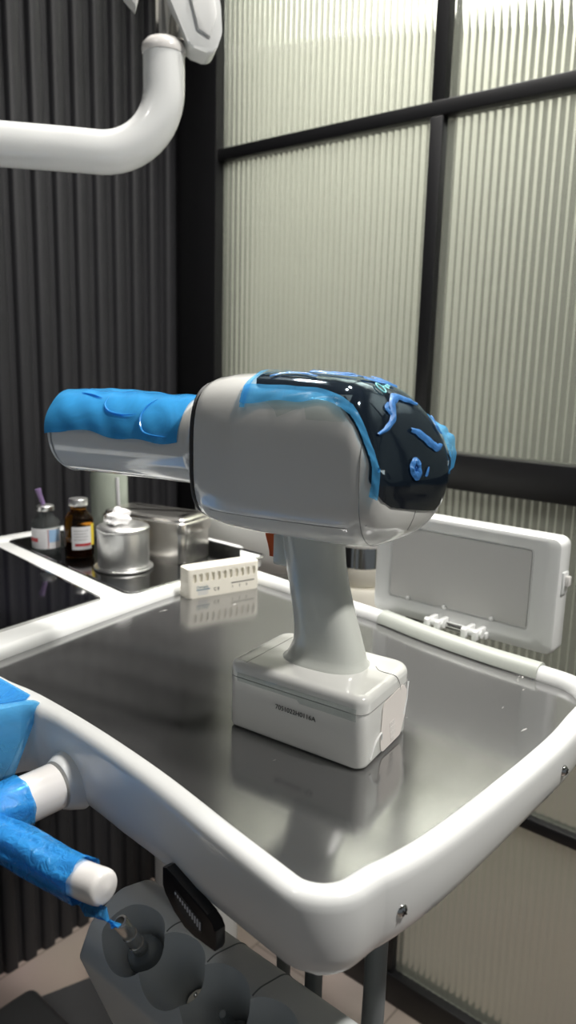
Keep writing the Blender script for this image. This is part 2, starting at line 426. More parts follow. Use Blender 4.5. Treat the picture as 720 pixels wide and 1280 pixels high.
# outer outline of the shell: follows the steel on the near, end and far sides, then opens out to the pod and rear tray
O_near = dense([(.3165, .505), (.3155, .4755), (.308, .386), (.2945, .298)], 6)
On = offset(I_near[2:], RW)
def outw(run, d): # offset an open run to the outside (run goes towards -Y / along the end / +Y)
    out = []
    for i, p in enumerate(run):
        t = (run[min(i + 1, len(run) - 1)] - run[max(i - 1, 0)]).normalized(); out.append(p + Vector((t.y, -t.x)) * d)
    return out
run = I_near[7:] + near_c + I_end + far_c + I_far
orun = outw(run, -RW) if outw(run, RW)[0].x > run[0].x else outw(run, RW)
pod = roundpoly([(.3163, .53), (.3160, .547), (.12, .605), (.12, 1.05), (.20, 1.125), (.85, 1.125), (.85, .805), (.772, .728)], [0, .028, .03, .03, .05, .05, .03, .04], 8)
OLOOP = ccw(orun + pod[::-1])
def depth_at(p):
    if p.y > .45 and p.x < .5: return .055
    if p.x < .33 and p.y > .22: return .042 + .013 * min(1, max(0, (p.y - .25) / .17))
    if p.y < .25: return .043 - .013 * min(1, max(0, (p.x - .31) / .2))
    return .034
bm = bmesh.new()
def ring(loop, d, zf):
    return [bm.verts.new((q.x, q.y, zf(p))) for p, q in zip(loop, offset(loop, d))]
def skin(a, b):
    n = len(a)
    for i in range(n): bm.faces.new((a[i], a[(i + 1) % n], b[(i + 1) % n], b[i]))
TOP = .0115
outer = [(-.0085, lambda p: TZ + TOP), (-.0052, lambda p: TZ + TOP - .0005), (-.0027, lambda p: TZ + TOP - .0022), (-.0009, lambda p: TZ + TOP - .0052), (0, lambda p: TZ + TOP - .0095),
         (.0006, lambda p: TZ - depth_at(p) * .3), (0, lambda p: TZ - depth_at(p) * .62), (-.002, lambda p: TZ - depth_at(p) * .82), (-.0055, lambda p: TZ - depth_at(p) * .95), (-.011, lambda p: TZ - depth_at(p)), (-.018, lambda p: TZ - depth_at(p) * 1.01)]
rings_o = [ring(OLOOP, d, f) for d, f in outer]
for a, b in zip(rings_o[:-1], rings_o[1:]): skin(a, b)
inner = [(.008, TOP), (.0055, TOP - .0006), (.003, TOP - .0028), (.0012, TOP - .0065), (0.0002, TOP - .0105), (0, -.002)]
rings_i = [ring(ILOOP, d, lambda p, z=z: TZ + z) for d, z in inner]
for a, b in zip(rings_i[:-1], rings_i[1:]): skin(a, b)
T2 = ccw(roundpoly([(.5660, .7310), (.822, .7420), (.83, 1.085), (.604, 1.075)], .008, 6))
inner2 = [(.0035, TOP), (.002, TOP - .0008), (.0005, TOP - .003), (0, -.004)]
rings_t = [ring(T2, d, lambda p, z=z: TZ + z) for d, z in inner2]
for a, b in zip(rings_t[:-1], rings_t[1:]): skin(a, b)
edges = []
for r in (rings_o[0], rings_i[0], rings_t[0]):
    for i in range(len(r)):
        e = bm.edges.get((r[i], r[(i + 1) % len(r)])); edges.append(e)
bmesh.ops.triangle_fill(bm, use_beauty=True, edges=edges)
bm.faces.new(rings_o[-1])
obj('table_frame', bm, M['white'], tbl, angle=35)
bm = bmesh.new(); prism(bm, offset(ILOOP, -.0003), TZ - .0018, TZ); obj('steel_top', bm, M['steel'], tbl, smooth=False)
bm = bmesh.new(); prism(bm, offset(T2, -.0003), TZ - .0035, TZ - .002); 
tray_l = [[(q.x, q.y, TZ + z) for q in offset(T2, d)] for d, z in ((-.001, -.002), (-.001, .0115), (.0045, .0128), (.0062, .0118), (.0062, .0116))]
loft(bm, tray_l, cap0=False, cap1=False)
rt = obj('rear_tray', bm, M['tray_dark'], tbl, angle=30); rt['label'] = 'dark mirror-steel rear tray'
# black glass control plate with a bright edge
CP = ccw(roundpoly([(.24, .6985), (.385, .7180), (.5255, .7335), (.5665, 1.050), (.24, 1.050)], [.006, 0, .006, .006, .006], 5))
bm = bmesh.new(); prism(bm, CP, TZ + TOP - .001, TZ + TOP + .0032, .0012, 2); ce = obj('plate_edge', bm, M['chrome'], tbl); ce['label'] = 'bright steel edge of the black plate'
bm = bmesh.new(); prism(bm, offset(CP, -.0035), TZ + TOP + .001, TZ + TOP + .0036, .0004, 1); cpo = obj('black_plate', bm, M['black_gloss'], tbl); cpo['label'] = 'glossy black glass plate'
# grey grip strip over the far rim
bm = bmesh.new(); strip = [p for p in dense([(.7300, .464), (.7150, .395), (.7055, .325), (.7025, .262)], 6)]
sec = [(-.0125, .0015), (-.0105, .0085), (-.006, .0128), (0, .0142), (.006, .0128), (.0105, .0085), (.0125, -.004), (.0112, -.024), (-.0104, .0012)]
rings = []
for i, p in enumerate(strip):
    t = (strip[min(i + 1, len(strip) - 1)] - strip[max(i - 1, 0)]).normalized(); nrm = Vector((-t.y, t.x))
    rings.append([(p.x + nrm.x * a, p.y + nrm.y * a, TZ + z) for a, z in sec])
loft(bm, rings); rg = obj('rim_grip', bm, M['strip_grey'], tbl); rg['label'] = 'pale grey grip strip on the far rim'
# chrome screws on the end fascia
def screw(p, nrm):
    bm = bmesh.new(); lathe(bm, [(.0001, .0032), (.002, .0030), (.0036, .0020), (.0043, .0006), (.0046, -.001)], p, nrm, 24)
    s = obj('screw', bm, M['chrome'], tbl)
    bm = bmesh.new(); u, v = frame_axes(nrm); n_ = Vector(nrm).normalized()
    for a, b_ in ((u, v), (v, u)):
        vs = box(bm, (-.0024, -.0005, .0022), (.0024, .0005, .0034), mtx=basis(Vector(p), a, n_.cross(a), n_))
    obj('screw_slot', bm, M['black'], s, smooth=False)
screw((.3478, .1988, TZ - .0160), (-.20, -1, 0)); screw((.5600, .1836, TZ - .0100), (0, -1, 0))

# blue film over the pod corner (pod edge and its side face)
bm = bmesh.new()
def nearest_d(p, e=.0009):
    return e
# top sheet
fl = [(.3395, .575), (.3300, .5475), (.3225, .5400), (.3165, .5385)]
rimtop = TZ + TOP + .0012
poly = [(.3240, .5580), (.3170, .5530), (.310, .5560), (.297, .5610), (.125, .612), (.125, .650), (.3235, .668), (.3245, .60)]
prism(bm, poly, rimtop, rimtop + .0004)
# side sheet following the shell outline
idx = [i for i, p in enumerate(OLOOP) if p.x < .3185 and .5335 < p.y < .605]
side = sorted([OLOOP[i] for i in idx], key=lambda p: -p.x)
so = []
for i, p in enumerate(side):
    t = (side[min(i + 1, len(side) - 1)] - side[max(i - 1, 0)]).normalized(); n_ = Vector((t.y, -t.x)); n_ = n_ if n_.y < 0 else -n_
    so.append((p, n_))
rr = []
for dz, dd in ((TOP + .001, -.0075), (TOP - .001, -.0022), (TOP - .006, .0004), (-.003, .0014), (-.02, .0018), (-.036, .0014), (-.05, -.003)):
    row = []
    cut = max(0, (TOP - dz)) * .55       # slanting edge of the sheet
    for (p, n_) in so:
        q = p + n_ * dd; q.x = min(q.x, .322 - cut * .9); row.append((q.x, q.y, TZ + dz))
    rr.append(row)
loft(bm, rr, close=False, cap0=False, cap1=False)
f = obj('barrier_film', bm, M['film'], tbl); f['label'] = 'clear blue film wrapped over the table corner'

# black friction-brake window on the near fascia
bm = bmesh.new()
Nf = Vector((-1, .10, 0)).normalized(); Tf = Vector((-.10, -1, 0)).normalized(); Uf = Vector((0, 0, 1))
Lo = Vector((.2975, .3240, TZ))
LM = basis(Lo, Tf, Uf, -Tf.cross(Uf) if False else Tf.cross(Uf))
nz = Tf.cross(Uf)
if nz.x > 0: nz = -nz
LM = Matrix(((Tf.x, Uf.x, nz.x, Lo.x), (Tf.y, Uf.y, nz.y, Lo.y), (0, 1, nz.z, Lo.z), (0, 0, 0, 1)))
outl = [(-.029, -.0365), (-.029, -.050), (-.0245, -.053), (-.016, -.0625), (-.004, -.0675), (.008, -.068), (.0185, -.0645), (.0275, -.0655), (.029, -.062), (.029, -.050), (.0245, -.0475), (.0205, -.043), (-.024, -.034)]
prism(bm, outl, -.004, .0042, .0012, 2); xform(bm, LM)
lt = obj('brake_lever', bm, M['black'], tbl, angle=30); lt['label'] = 'black curved lever with a pale tick scale'
bm = bmesh.new(); prism(bm, roundpoly([(-.0155, -.0440), (.0150, -.0515), (.0150, -.0605), (-.001, -.0610), (-.0115, -.0555)], .002, 3), .0040, .0046); xform(bm, LM)
obj('scale_window', bm, M['dark_grey'], lt, smooth=False)
for i in range(11):
    t = i / 10; bm = bmesh.new(); x0 = -.0130 + .0265 * t; zt = -.0462 - .0062 * t; h = .0016 + .0042 * t
    box(bm, (x0 - .0007, zt - h, .0046), (x0 + .0007, zt, .0049)); xform(bm, LM); obj('scale_tick', bm, M['tick'], lt, smooth=False)

# handle: stub out of the near fascia, grip along the table edge, film over it
bm = bmesh.new(); lathe(bm, [(.026, -.006), (.0225, .004), (.0205, .008), (.0196, .0095), (.0192, .010), (.0001, .010)], (.3155, .492, TZ - .037), (-1, 0, .02), 48)
obj('handle_collar', bm, M['white'], tbl)
bm = bmesh.new(); tube(bm, [(.303, .492, TZ - .037), (.27, .492, TZ - .037), (.215, .492, TZ - .037)], .0185, 40)
hs = obj('handle_stub', bm, M['warm_white'], tbl)
bm = bmesh.new()
gp_ = smooth_path([(.232, .505, TZ - .040), (.238, .470, TZ - .036), (.243, .43, TZ - .034), (.247, .395, TZ - .033), (.250, .372, TZ - .031), (.252, .358, TZ - .029), (.2525, .353, TZ - .0285)], 6)
tube(bm, gp_, [.0116] * (len(gp_) - 9) + [.0116, .0115, .0113, .0108, .0100, .0086, .0066, .004, .0015], 28)
hg = obj('handle_grip', bm, M['warm_white'], tbl)
bm = bmesh.new()
fp = [Vector((.224, .545, TZ - .041)), Vector((.228, .525, TZ - .041))] + gp_[:-13]
seg = 40; rings = []; u = None
for i, p in enumerate(fp):
    t = (fp[min(i + 1, len(fp) - 1)] - fp[max(i - 1, 0)]).normalized()
    u = t.cross(Vector((0, 0, 1))).normalized(); v = u.cross(t); ringp = []
    for k_ in range(seg):
        a = 2 * PI * k_ / seg
        r = .0143 + .0009 * math.sin(5 * a + i * .25) + .0005 * math.sin(9 * a - i * .4) + random.uniform(-.0002, .0002)
        ringp.append(p + (u * math.cos(a) + v * math.sin(a)) * r)
    rings.append(ringp)
loft(bm, rings, cap0=False, cap1=False)
# loose pointed tail of the film below the tip
tail = []
for j, (yy, zt, zb) in enumerate([(.396, -.036, -.052), (.384, -.036, -.052), (.372, -.036, -.050), (.360, -.036, -.0485), (.350, -.037, -.047), (.341, -.0385, -.0445), (.333, -.0395, -.0425)]):
    tail.append([(.246 + .003 * math.sin(j * 2 + q), yy + .001 * q, TZ + zt + (zb - zt) * q / 5) for q in range(6)])
loft(bm, tail, close=False, cap0=False, cap1=False)
fw_ = obj('film_wrap', bm, M['film_grip'], hg); fw_['label'] = 'crinkled blue film around the handle grip'
# film over the handle stub end
bm = bmesh.new(); rings = []
for i in range(8):
    t = i / 7; p = Vector((.275 - .06 * t, .492, TZ - .037)); rings.append([p + Vector((0.004 * math.cos(a * 2), math.cos(a), math.sin(a))) * (.0198 + .0010 * math.sin(7 * a + i)) for a in [2 * PI * k_ / seg for k_ in range(seg)]])
loft(bm, rings, cap0=False, cap1=False); obj('stub_film', bm, M['film_grip'], hs)
# little white tab and support arm below the table
bm = bmesh.new(); box(bm, (.345, .262, TZ - .070), (.39, .31, TZ - .030), .010, 4); obj('under_tab', bm, M['white'], tbl)
bm = bmesh.new(); box(bm, (.36, .34, TZ - .075), (.70, .70, TZ - .03), .012, 3); obj('under_plate', bm, M['white_satin'], tbl)
bm = bmesh.new(); lathe(bm, [(.075, 0), (.075, .02), (.05, .03), (.032, .04), (.032, TZ - .077), (.05, TZ - .0755)], (.60, .68, .0), (0, 0, 1), 32); o = obj('support_column', bm, M['white_satin']); tag(o, 'white support column under the middle of the instrument table', 'column')

# ------------------------------------------------------------------ handheld X-ray unit
PSI = math.radians(8)
Gv = Vector((.476, .356, TZ)); Au = Vector((-math.sin(PSI), math.cos(PSI), 0)); Bv = Vector((math.cos(PSI), math.sin(PSI), 0)); Zv = Vector((0, 0, 1))
def g(u, v, z): return Gv + Au * u + Bv * v + Zv * z
GM = basis(Gv, Au, Bv, Zv)         # local (u,v,z); mirrored handedness is fine for points
gun = thing('handheld_xray_unit', 'white pistol-shaped handheld dental X-ray unit standing on its battery base', 'x-ray device', tuple(Gv))
SE = 3.2
PSU = math.radians(12.5); Au_b, Bv_b = Au, Bv
Au = Vector((-math.sin(PSU), math.cos(PSU), 0)); Bv = Vector((math.cos(PSU), math.sin(PSU), 0))
def sec_ring(u, wv, zt, zb, n=72, ex=SE):
    zc = .226; out = []
    for k_ in range(n):
        a = 2 * PI * k_ / n; c, s = math.cos(a), math.sin(a)
        vv = wv * abs(c) ** (2 / ex) * (1 if c >= 0 else -1)
        h = (zt - zc) if s >= 0 else (zc - zb)
        f_ = max(0, min(1, (-.022 - u) / .048)); f_ = f_ * f_ * (3 - 2 * f_)
        out.append(g(u + f_ * (-.0055 + .0275 * max(0, (.0535 - vv) / .107) ** 1.2), vv, zc + h * abs(s) ** (2 / ex) * (1 if s >= 0 else -1)))
    return out
secs = [(.101, .0480, .2810, .1710), (.0985, .0505, .2840, .1685), (.092, .0520, .2865, .1665), (.077, .0530, .2890, .1640), (.05, .0535, .2905, .1625), (.02, .0535, .2905, .1620), (-.01, .0535, .2892, .1615),
        (-.025, .0535, .2870, .1617), (-.037, .0535, .2832, .1622), (-.046, .0534, .2782, .1630), (-.053, .0531, .2722, .1646), (-.059, .0525, .2650, .1668), (-.064, .0516, .2565, .1700), (-.068, .0504, .2475, .1742), (-.0710, .0490, .2385, .1792), (-.0735, .0468, .2285, .1855), (-.0750, .0440, .2200, .1920), (-.0757, .041, .2130, .1985)]
bm = bmesh.new(); loft(bm, [sec_ring(*s) for s in secs])
bmesh.ops.recalc_face_normals(bm, faces=bm.faces[:])
bvh = BVHTree.FromBMesh(bm)
obj('body_shell', bm, M['gun_white'], gun, angle=60)
def cast(origin, d, off):
    hit, nrm, i, dist = bvh.ray_cast(origin, d, .3)
    if hit is None: return None
    if nrm.dot(d) < 0: nrm = -nrm
    return hit + nrm * off
# seams: thin lines around the shell
def seam(u, a0, a1, r=.0004, off=0.0, n=60):
    pts = []
    for k_ in range(n + 1):
        a = math.radians(a0 + (a1 - a0) * k_ / n)
        h = cast(g(u, 0, .226), (Bv * math.cos(a) + Zv * math.sin(a)), off)
        if h: pts.append(h)
    bm = bmesh.new(); tube(bm, pts, r, 6); return bm
M['seam'] = mat('seam_line', (.26, .26, .25), .5, noise=.05)
obj('shell_seam', seam(-.043, 128, 300), M['seam'], gun)
bm = bmesh.new(); pts = [cast(g(u, 0, .226), (-Bv * math.cos(math.radians(44 - i * .1)) - Zv * math.sin(math.radians(44 - i * .1))), 0) for i, u in enumerate([.10 - .0147 * q for q in range(11)])]
tube(bm, pts, .0004, 6); obj('side_seam', bm, M['seam'], gun)
bm = bmesh.new(); pts = [cast(g(-.03, 0, z), -Au, 0.0) for z in [.197 - .003 * q for q in range(8)]]
tube(bm, [p for p in pts if p], .00035, 6); obj('chin_seam', bm, M['seam'], gun)
# dark gasket ring at the barrel end
bm = bmesh.new(); loft(bm, [sec_ring(.1015, .0483, .2813, .1707), sec_ring(.1028, .0491, .2822, .1700), sec_ring(.1042, .0485, .2815, .1706), sec_ring(.1046, .0465, .279, .173)]); gr = obj('gasket_ring', bm, M['dark_grey'], gun); gr['label'] = 'thin dark ring around the rear of the body'
# fillet and barrel
BZ = .2305; BR = .0372
def bring(u, r, n=64, z=BZ): return [g(u, r * math.cos(2 * PI * k_ / n), z + r * math.sin(2 * PI * k_ / n)) for k_ in range(n)]
bm = bmesh.new(); loft(bm, [bring(.104, .0460), bring(.107, .0440), bring(.1095, .0410), bring(.1135, .0385), bring(.117, .0374), bring(.121, .0371)], cap0=False, cap1=False); obj('barrel_fillet', bm, M['gun_white'], gun)
bm = bmesh.new(); loft(bm, [bring(.103, BR), bring(.266, BR), bring(.2682, BR - .0006), bring(.2698, BR - .002), bring(.2705, BR - .0045)]); obj('barrel', bm, M['gun_white'], gun)
bm = bmesh.new(); loft(bm, [bring(.2625, BR + .0002), bring(.2630, BR + .0006), bring(.2642, BR + .0006), bring(.2647, BR + .0002)], cap0=False, cap1=False); obj('tip_ring', bm, M['seam'], gun)
# film on the barrel: from far top down the near side with a wavy lower edge
bm = bmesh.new(); nu, na = 46, 26; grid = []
for i in range(nu + 1):
    t = i / nu; u = .1240 + (.2700 - .1240) * t
    low = 176 + 4 * math.sin(t * 5 + .4) + 2.2 * math.sin(t * 17) - (10 * max(0, t - .8) / .2) * -1
    if t < .10: low -= 0
    hi = 58 + 5 * math.sin(t * 3.2)
    row = []
    for j in range(na + 1):
        s = j / na; a = math.radians(hi + (low - hi) * s)
        lift = .0012 + .0007 * math.sin(u * 160 + s * 6) * math.sin(s * 9 + u * 60)
        if s < .08: lift += .0065 * (1 - s / .08) * min(1, t * 1.5)
        r = BR + max(.0006, lift)
        row.append(g(u, r * math.cos(a), BZ + r * math.sin(a)))
    grid.append(row)
loft(bm, grid, close=False, cap0=False, cap1=False); bf = obj('barrel_film', bm, M['film_deep'], gun); bf['label'] = 'bright blue film on the upper half of the barrel'
for cv in ([(.211, 120), (.208, 135), (.199, 145), (.184, 148), (.170, 146)], [(.158, 118), (.163, 132), (.1645, 150), (.160, 166), (.151, 171), (.135, 172)], [(.246, 112), (.231, 116), (.217, 122)]):
    bm = bmesh.new(); pts = smooth_path([g(u, (BR + .0018) * math.cos(math.radians(a)), BZ + (BR + .0018) * math.sin(math.radians(a))) for u, a in cv], 8)
    tube(bm, pts, [.0009 * math.sin(PI * (i + .6) / (len(pts) + .2)) + .0001 for i in range(len(pts))], 8); obj('film_fold', bm, M['film_deep'], bf)

# screen wrapped over top and front
def wrap_pt(t, v, off):
    """t 0..1 from the rear of the top face, over the brow, down to the chin"""
    if t < .40:
        u = .052 - (.052 + .020) * t / .40
        return cast(g(u, v, .226), Zv, off)
    a = math.radians(90 + (t - .40) / .60 * 119)
    d = (Au * math.cos(a) + Zv * math.sin(a))
    return cast(g(-.020, v, .226), d, off)
def rounded(s, t, k=.12):
    return s, t
def patch(bm, t0, t1, v0, v1, off, nt_=60, nv=24, corner=.0, vtop=None):
    grid = []
    for i in range(nt_ + 1):
        t = t0 + (t1 - t0) * i / nt_; row = []
        a, b_ = v0, v1
        if vtop is not None:
            k_ = max(0, min(1, (t - .30) / .22)); a = vtop + (v0 - vtop) * k_ * k_ * (3 - 2 * k_)
        if corner:
            e = (t1 - t) / corner
            if e < 1: ins = .018 * (1 - math.sqrt(max(0, 1 - (1 - e) ** 2))); a += ins; b_ -= ins
            e = (t - t0) / (corner * .5)
            if e < 1: ins = .008 * (1 - math.sqrt(max(0, 1 - (1 - e) ** 2))); a += ins; b_ -= ins
        for j in range(nv + 1):
            v = a + (b_ - a) * j / nv
            tt = t
            p = wrap_pt(tt, v, off)
            row.append(p if p else row[-1] if row else g(0, v, .2))
        grid.append(row)
    return loft(bm, grid, close=False, cap0=False, cap1=False)
bm = bmesh.new(); patch(bm, 0, 1.03, -.0495, .0490, .0007, corner=.12, vtop=-.0415); scr = obj('touch_screen', bm, M['screen'], gun); scr['label'] = 'curved black glass screen over the top and front'
bm = bmesh.new(); patch(bm, -.01, .94, -.0498, .0500, .0014, nt_=60, nv=30, vtop=-.0425); sf = obj('screen_film', bm, M['film_clear'], gun); sf['label'] = 'clear blue-edged film on the screen'
# blue doubled edges of the film
bm = bmesh.new(); grid = []
def side_cast(u, a, off):
    a = math.radians(a); return cast(g(u, 0, .226), Bv * math.cos(a) + Zv * math.sin(a), off)
for i in range(91):
    t = -.03 + 1.045 * i / 90; row = []
    k_ = max(0, min(1, (t - .30) / .22)); k_ = k_ * k_ * (3 - 2 * k_)
    pin = wrap_pt(t, -.0405 + (-.0452 + .0405) * k_, .0)
    u = .052 - .072 * min(t, .5) / .40
    oa = side_cast(u, 139.5 - 5 * max(0, min(1, t / .4)) + .8 * math.sin(i * .33), .0)
    ob = wrap_pt(t, -.0488, .0)
    pout = oa.lerp(ob, k_) if ob else oa
    for j in range(7):
        q = pin.lerp(pout, j / 6); h = bvh.find_nearest(q); n_ = h[1] if (h[1].dot(q - g(0, 0, .226)) > 0) else -h[1]
        row.append(h[0] + n_ * (.0018 + .0002 * math.sin(i * .5 + j)))
    grid.append(row)
loft(bm, grid, close=False, cap0=False, cap1=False)
obj('film_edge', bm, M['film'], sf)
bm = bmesh.new(); grid = []
for i in range(61):
    t = -.02 + .93 * i / 60; row = []
    fl_ = .0035 + .0028 * abs(math.sin(i * .21)) + (.004 if .62 < t < .9 else 0)
    for j in range(6):
        s = j / 5; p = wrap_pt(t, .0455 + .0045 * min(1, s * 1.4), .0018 + fl_ * s * s)
        p = p + Bv * (fl_ * .9 * max(0, s - .5)) if p else row[-1]
        row.append(p)
    grid.append(row)
loft(bm, grid, close=False, cap0=False, cap1=False); obj('film_edge', bm, M['film'], sf)
# rear edge of the film, over the top
bm = bmesh.new(); grid = []
for i in range(25):
    v = -.050 + .098 * i / 24; row = []
    for j in range(5):
        u = .0535 + .0035 * j / 4 if True else 0
        p = cast(g(.0520 + (.0045 + .001 * math.sin(i)) * j / 4, v, .226), Zv, .0020 + .0004 * math.sin(i * .8)); row.append(p if p else row[-1])
    grid.append(row)
loft(bm, grid, close=False, cap0=False, cap1=False); obj('film_edge', bm, M['film'], sf)
# raised wrinkles in the film (t, v) polylines with width
def ribbon(name, pts, wid, lift=.0035, m='wrinkle'):
    bm = bmesh.new(); path = smooth_path([Vector((a, b_ * 1.12 - .003, 0)) for a, b_ in pts], 8); rings = []
    for i, q in enumerate(path):
        tq = (path[min(i + 1, len(path) - 1)] - path[max(i - 1, 0)]); d = Vector((tq.x * .19, tq.y, 0)).normalized(); n_ = Vector((-d.y / .19, d.x, 0))
        s = i / (len(path) - 1); ww = wid * 1.25 * (.35 + .65 * math.sin(PI * min(1, max(0.04, s * .92 + .04)))) * (1 + .10 * math.sin(i * .9))
        row = []
        for j in range(7):
            x_ = -1 + 2 * j / 6; row.append(wrap_pt(q.x + n_.x * ww * x_, q.y + n_.y * ww * x_, .0018 + lift * .4 * (1 - x_ * x_) * (.85 + .15 * math.sin(i * .8))))
        rings.append(row)
    loft(bm, rings, close=False, cap0=False, cap1=False); return obj(name, bm, M[m], sf)
ribbon('film_wrinkle', [(.655, -.031), (.645, -.022), (.615, -.012), (.565, -.006), (.545, .004), (.575, .016), (.60, .024)], .0028)
ribbon('film_wrinkle', [(.60, -.012), (.57, -.014), (.555, -.010)], .002, .002)
ribbon('film_wrinkle', [(.690, .002), (.715, .010), (.765, .020), (.795, .028), (.79, .034)], .0032)
ribbon('film_wrinkle', [(.42, -.006), (.45, .004), (.47, .012), (.50, .020)], .0032)
ribbon('film_wrinkle', [(.40, .020), (.43, .018), (.465, .020)], .0035, .003)
ribbon('film_wrinkle', [(.16, .006), (.20, .000), (.26, .003), (.30, .012), (.32, .020)], .0042, .003)
ribbon('film_wrinkle', [(.20, -.012), (.27, -.010), (.34, -.012), (.40, -.006)], .0018, .0025)
ribbon('film_wrinkle', [(.26, .020), (.31, .026), (.36, .034), (.33, .040)], .003, .003)
ribbon('film_wrinkle', [(.06, -.026), (.12, -.018), (.20, -.018), (.27, -.022)], .0018, .002)
ribbon('film_wrinkle', [(.66, .0395), (.71, .0375), (.745, .041)], .0018, .003)
# round blister
bm = bmesh.new(); c_t, c_v = .868, -.004; rings = []
for r_, l_ in ((.0002, .0012), (.002, .0012), (.0027, .0026), (.0042, .0032), (.0058, .0028), (.0068, .0020), (.0074, .0018)):
    rings.append([wrap_pt(c_t + r_ * 1.08 * math.cos(a) / .155, c_v + r_ * math.sin(a) * (1 + .07 * math.sin(3 * a)), l_ + .0003 * math.sin(7 * a)) for a in [2 * PI * q / 28 for q in range(28)]])
loft(bm, rings, cap1=False); obj('film_blister', bm, M['wrinkle'], sf)
ribbon('film_wrinkle', [(.868, .014), (.895, .011), (.905, .009)], .0013, .001)
# printed mark on the screen: a small cyan ring and lettering beside it
def on_screen(pl, off=.0012):
    return [wrap_pt(a, b_, off) for a, b_ in pl]
bm = bmesh.new(); ra = on_screen([(.495 + .022 * math.cos(a), -.010 + .0036 * math.sin(a)) for a in [2 * PI * q / 28 for q in range(29)]], .0022); tube(bm, ra, .00055, 6); obj('logo_ring', bm, M['cyan_print'], scr)
tp = wrap_pt(.505, -.0055, .0026); tx = (wrap_pt(.497, .010, .0026) - tp).normalized(); ty0 = (wrap_pt(.47, -.0055, .0026) - tp).normalized(); tz = tx.cross(ty0).normalized(); ty = tz.cross(tx)
obj('logo_lettering', text_bm('rigus', .0065, basis(tp, tx, ty, tz), .00008), M['cyan_print'], scr, smooth=False)
# clear vinyl sheet on the near side of the body
bm = bmesh.new(); grid = []
for i in range(31):
    u = .060 - .090 * i / 30; row = []
    zlow = .262 - .006 * math.sin(i * .22) if i < 20 else .2585
    if i < 12: zlow = .2755 - (.0135 * ((i - 0) / 12) ** 2)
    for j in range(5):
        z = .2765 + (zlow - .2765) * j / 4; row.append(cast(g(u, 0, z), -Bv, .0008))
    grid.append(row)
loft(bm, grid, close=False, cap0=False, cap1=False); obj('vinyl_sheet', bm, M['vinyl'], gun)

Au, Bv = Au_b, Bv_b
# handle
def grip_ring(z, uc, hu, hv, n=48, ex=2.5):
    return [g(uc + hu * abs(math.cos(a)) ** (2 / ex) * (1 if math.cos(a) >= 0 else -1), hv * abs(math.sin(a)) ** (2 / ex) * (1 if math.sin(a) >= 0 else -1), z) for a in [2 * PI * q / n for q in range(n)]]
bm = bmesh.new()
loft(bm, [grip_ring(.172, .0175, .0262, .0195), grip_ring(.158, .0165, .0258, .0192), grip_ring(.14, .0140, .0252, .0190), grip_ring(.12, .0095, .0252, .0190), grip_ring(.10, .0045, .0262, .0192), grip_ring(.085, .0008, .0278, .0196), grip_ring(.073, -.0008, .0300, .0204), grip_ring(.066, -.0004, .0325, .0218), grip_ring(.0605, .0005, .0345, .0240), grip_ring(.0578, .001, .0375, .0270), grip_ring(.054, .001, .039, .028)])
obj('handle', bm, M['grip_grey'], gun, angle=60)
bm = bmesh.new(); box(bm, (.030, -.0105, .1330), (.0505, .0105, .170), .0035, 3); xform(bm, GM); obj('trigger_housing', bm, M['grip_grey'], gun)
bm = bmesh.new()
tr_ = [[g(u + du, v, z) for u, z in ((.0590, .1675), (.0592, .1630), (.0575, .156), (.0555, .150), (.0540, .1445), (.0535, .1400), (.0490, .1400), (.0490, .1675))] for v, du in ((-.0098, -.001), (-.0088, 0), (.0088, 0), (.0098, -.001))]
loft(bm, tr_); tg = obj('trigger', bm, M['orange'], gun); tg['label'] = 'orange trigger'
# battery base
bm = bmesh.new(); PB = math.radians(2.5); _r = lambda a, b_: (a * math.cos(PB) - b_ * math.sin(PB), a * math.sin(PB) + b_ * math.cos(PB))
bp = roundpoly([(.0660, -.0478), (.0660, .0400), (-.0610, .0375), (-.0625, -.0534)], [.009, .012, .016, .010], 8)
bpc = ccw(bp); rr_ = []
for d, z in ((-.0045, .0008), (-.0018, .0012), (-.0005, .0024), (0, .0045), (0, .0525), (-.0004, .0545), (-.0013, .0562), (-.0028, .0575), (-.0045, .0581), (-.0075, .0583)):
    rr_.append([GM @ Vector((q.x, q.y, z)) for q in offset(bpc, d)])
loft(bm, rr_); bb = obj('battery_base', bm, M['gun_white'], gun, angle=75)
# seam between base and foot, and raised shoulder line
def base_line(z, r, off):
    pts = [GM @ Vector((q.x, q.y, z)) for q in offset(bpc, off)]
    pts.append(pts[0]); b2 = bmesh.new(); tube(b2, pts, r, 6, caps=False); return b2
bm = bmesh.new(); pts = [g(.0625, -.0475 + .02 * 0, .0)]
seam_p = [g(.0625, -.030, .0400), g(.0622, -.036, .0478), g(.058, -.0405, .0566), g(.046, -.043, .0582)]
obj('cover_seam', base_line(.0455, .00035, .0002), M['seam'], bb)
bm = bmesh.new(); cs = [g(-.0625, .010, .044), g(-.0625, .008, .050), g(-.0605, .005, .0566), g(-.0550, .003, .0584), g(-.046, .004, .0584), g(-.040, .010, .0584)]
tube(bm, smooth_path(cs, 6), .0003, 6); obj('top_seam', bm, M['seam'], bb)
bm = bmesh.new(); tube(bm, [g(.050, -.044, .0582), g(.050, .037, .0583)], .0003, 6); obj('top_seam', bm, M['seam'], bb)
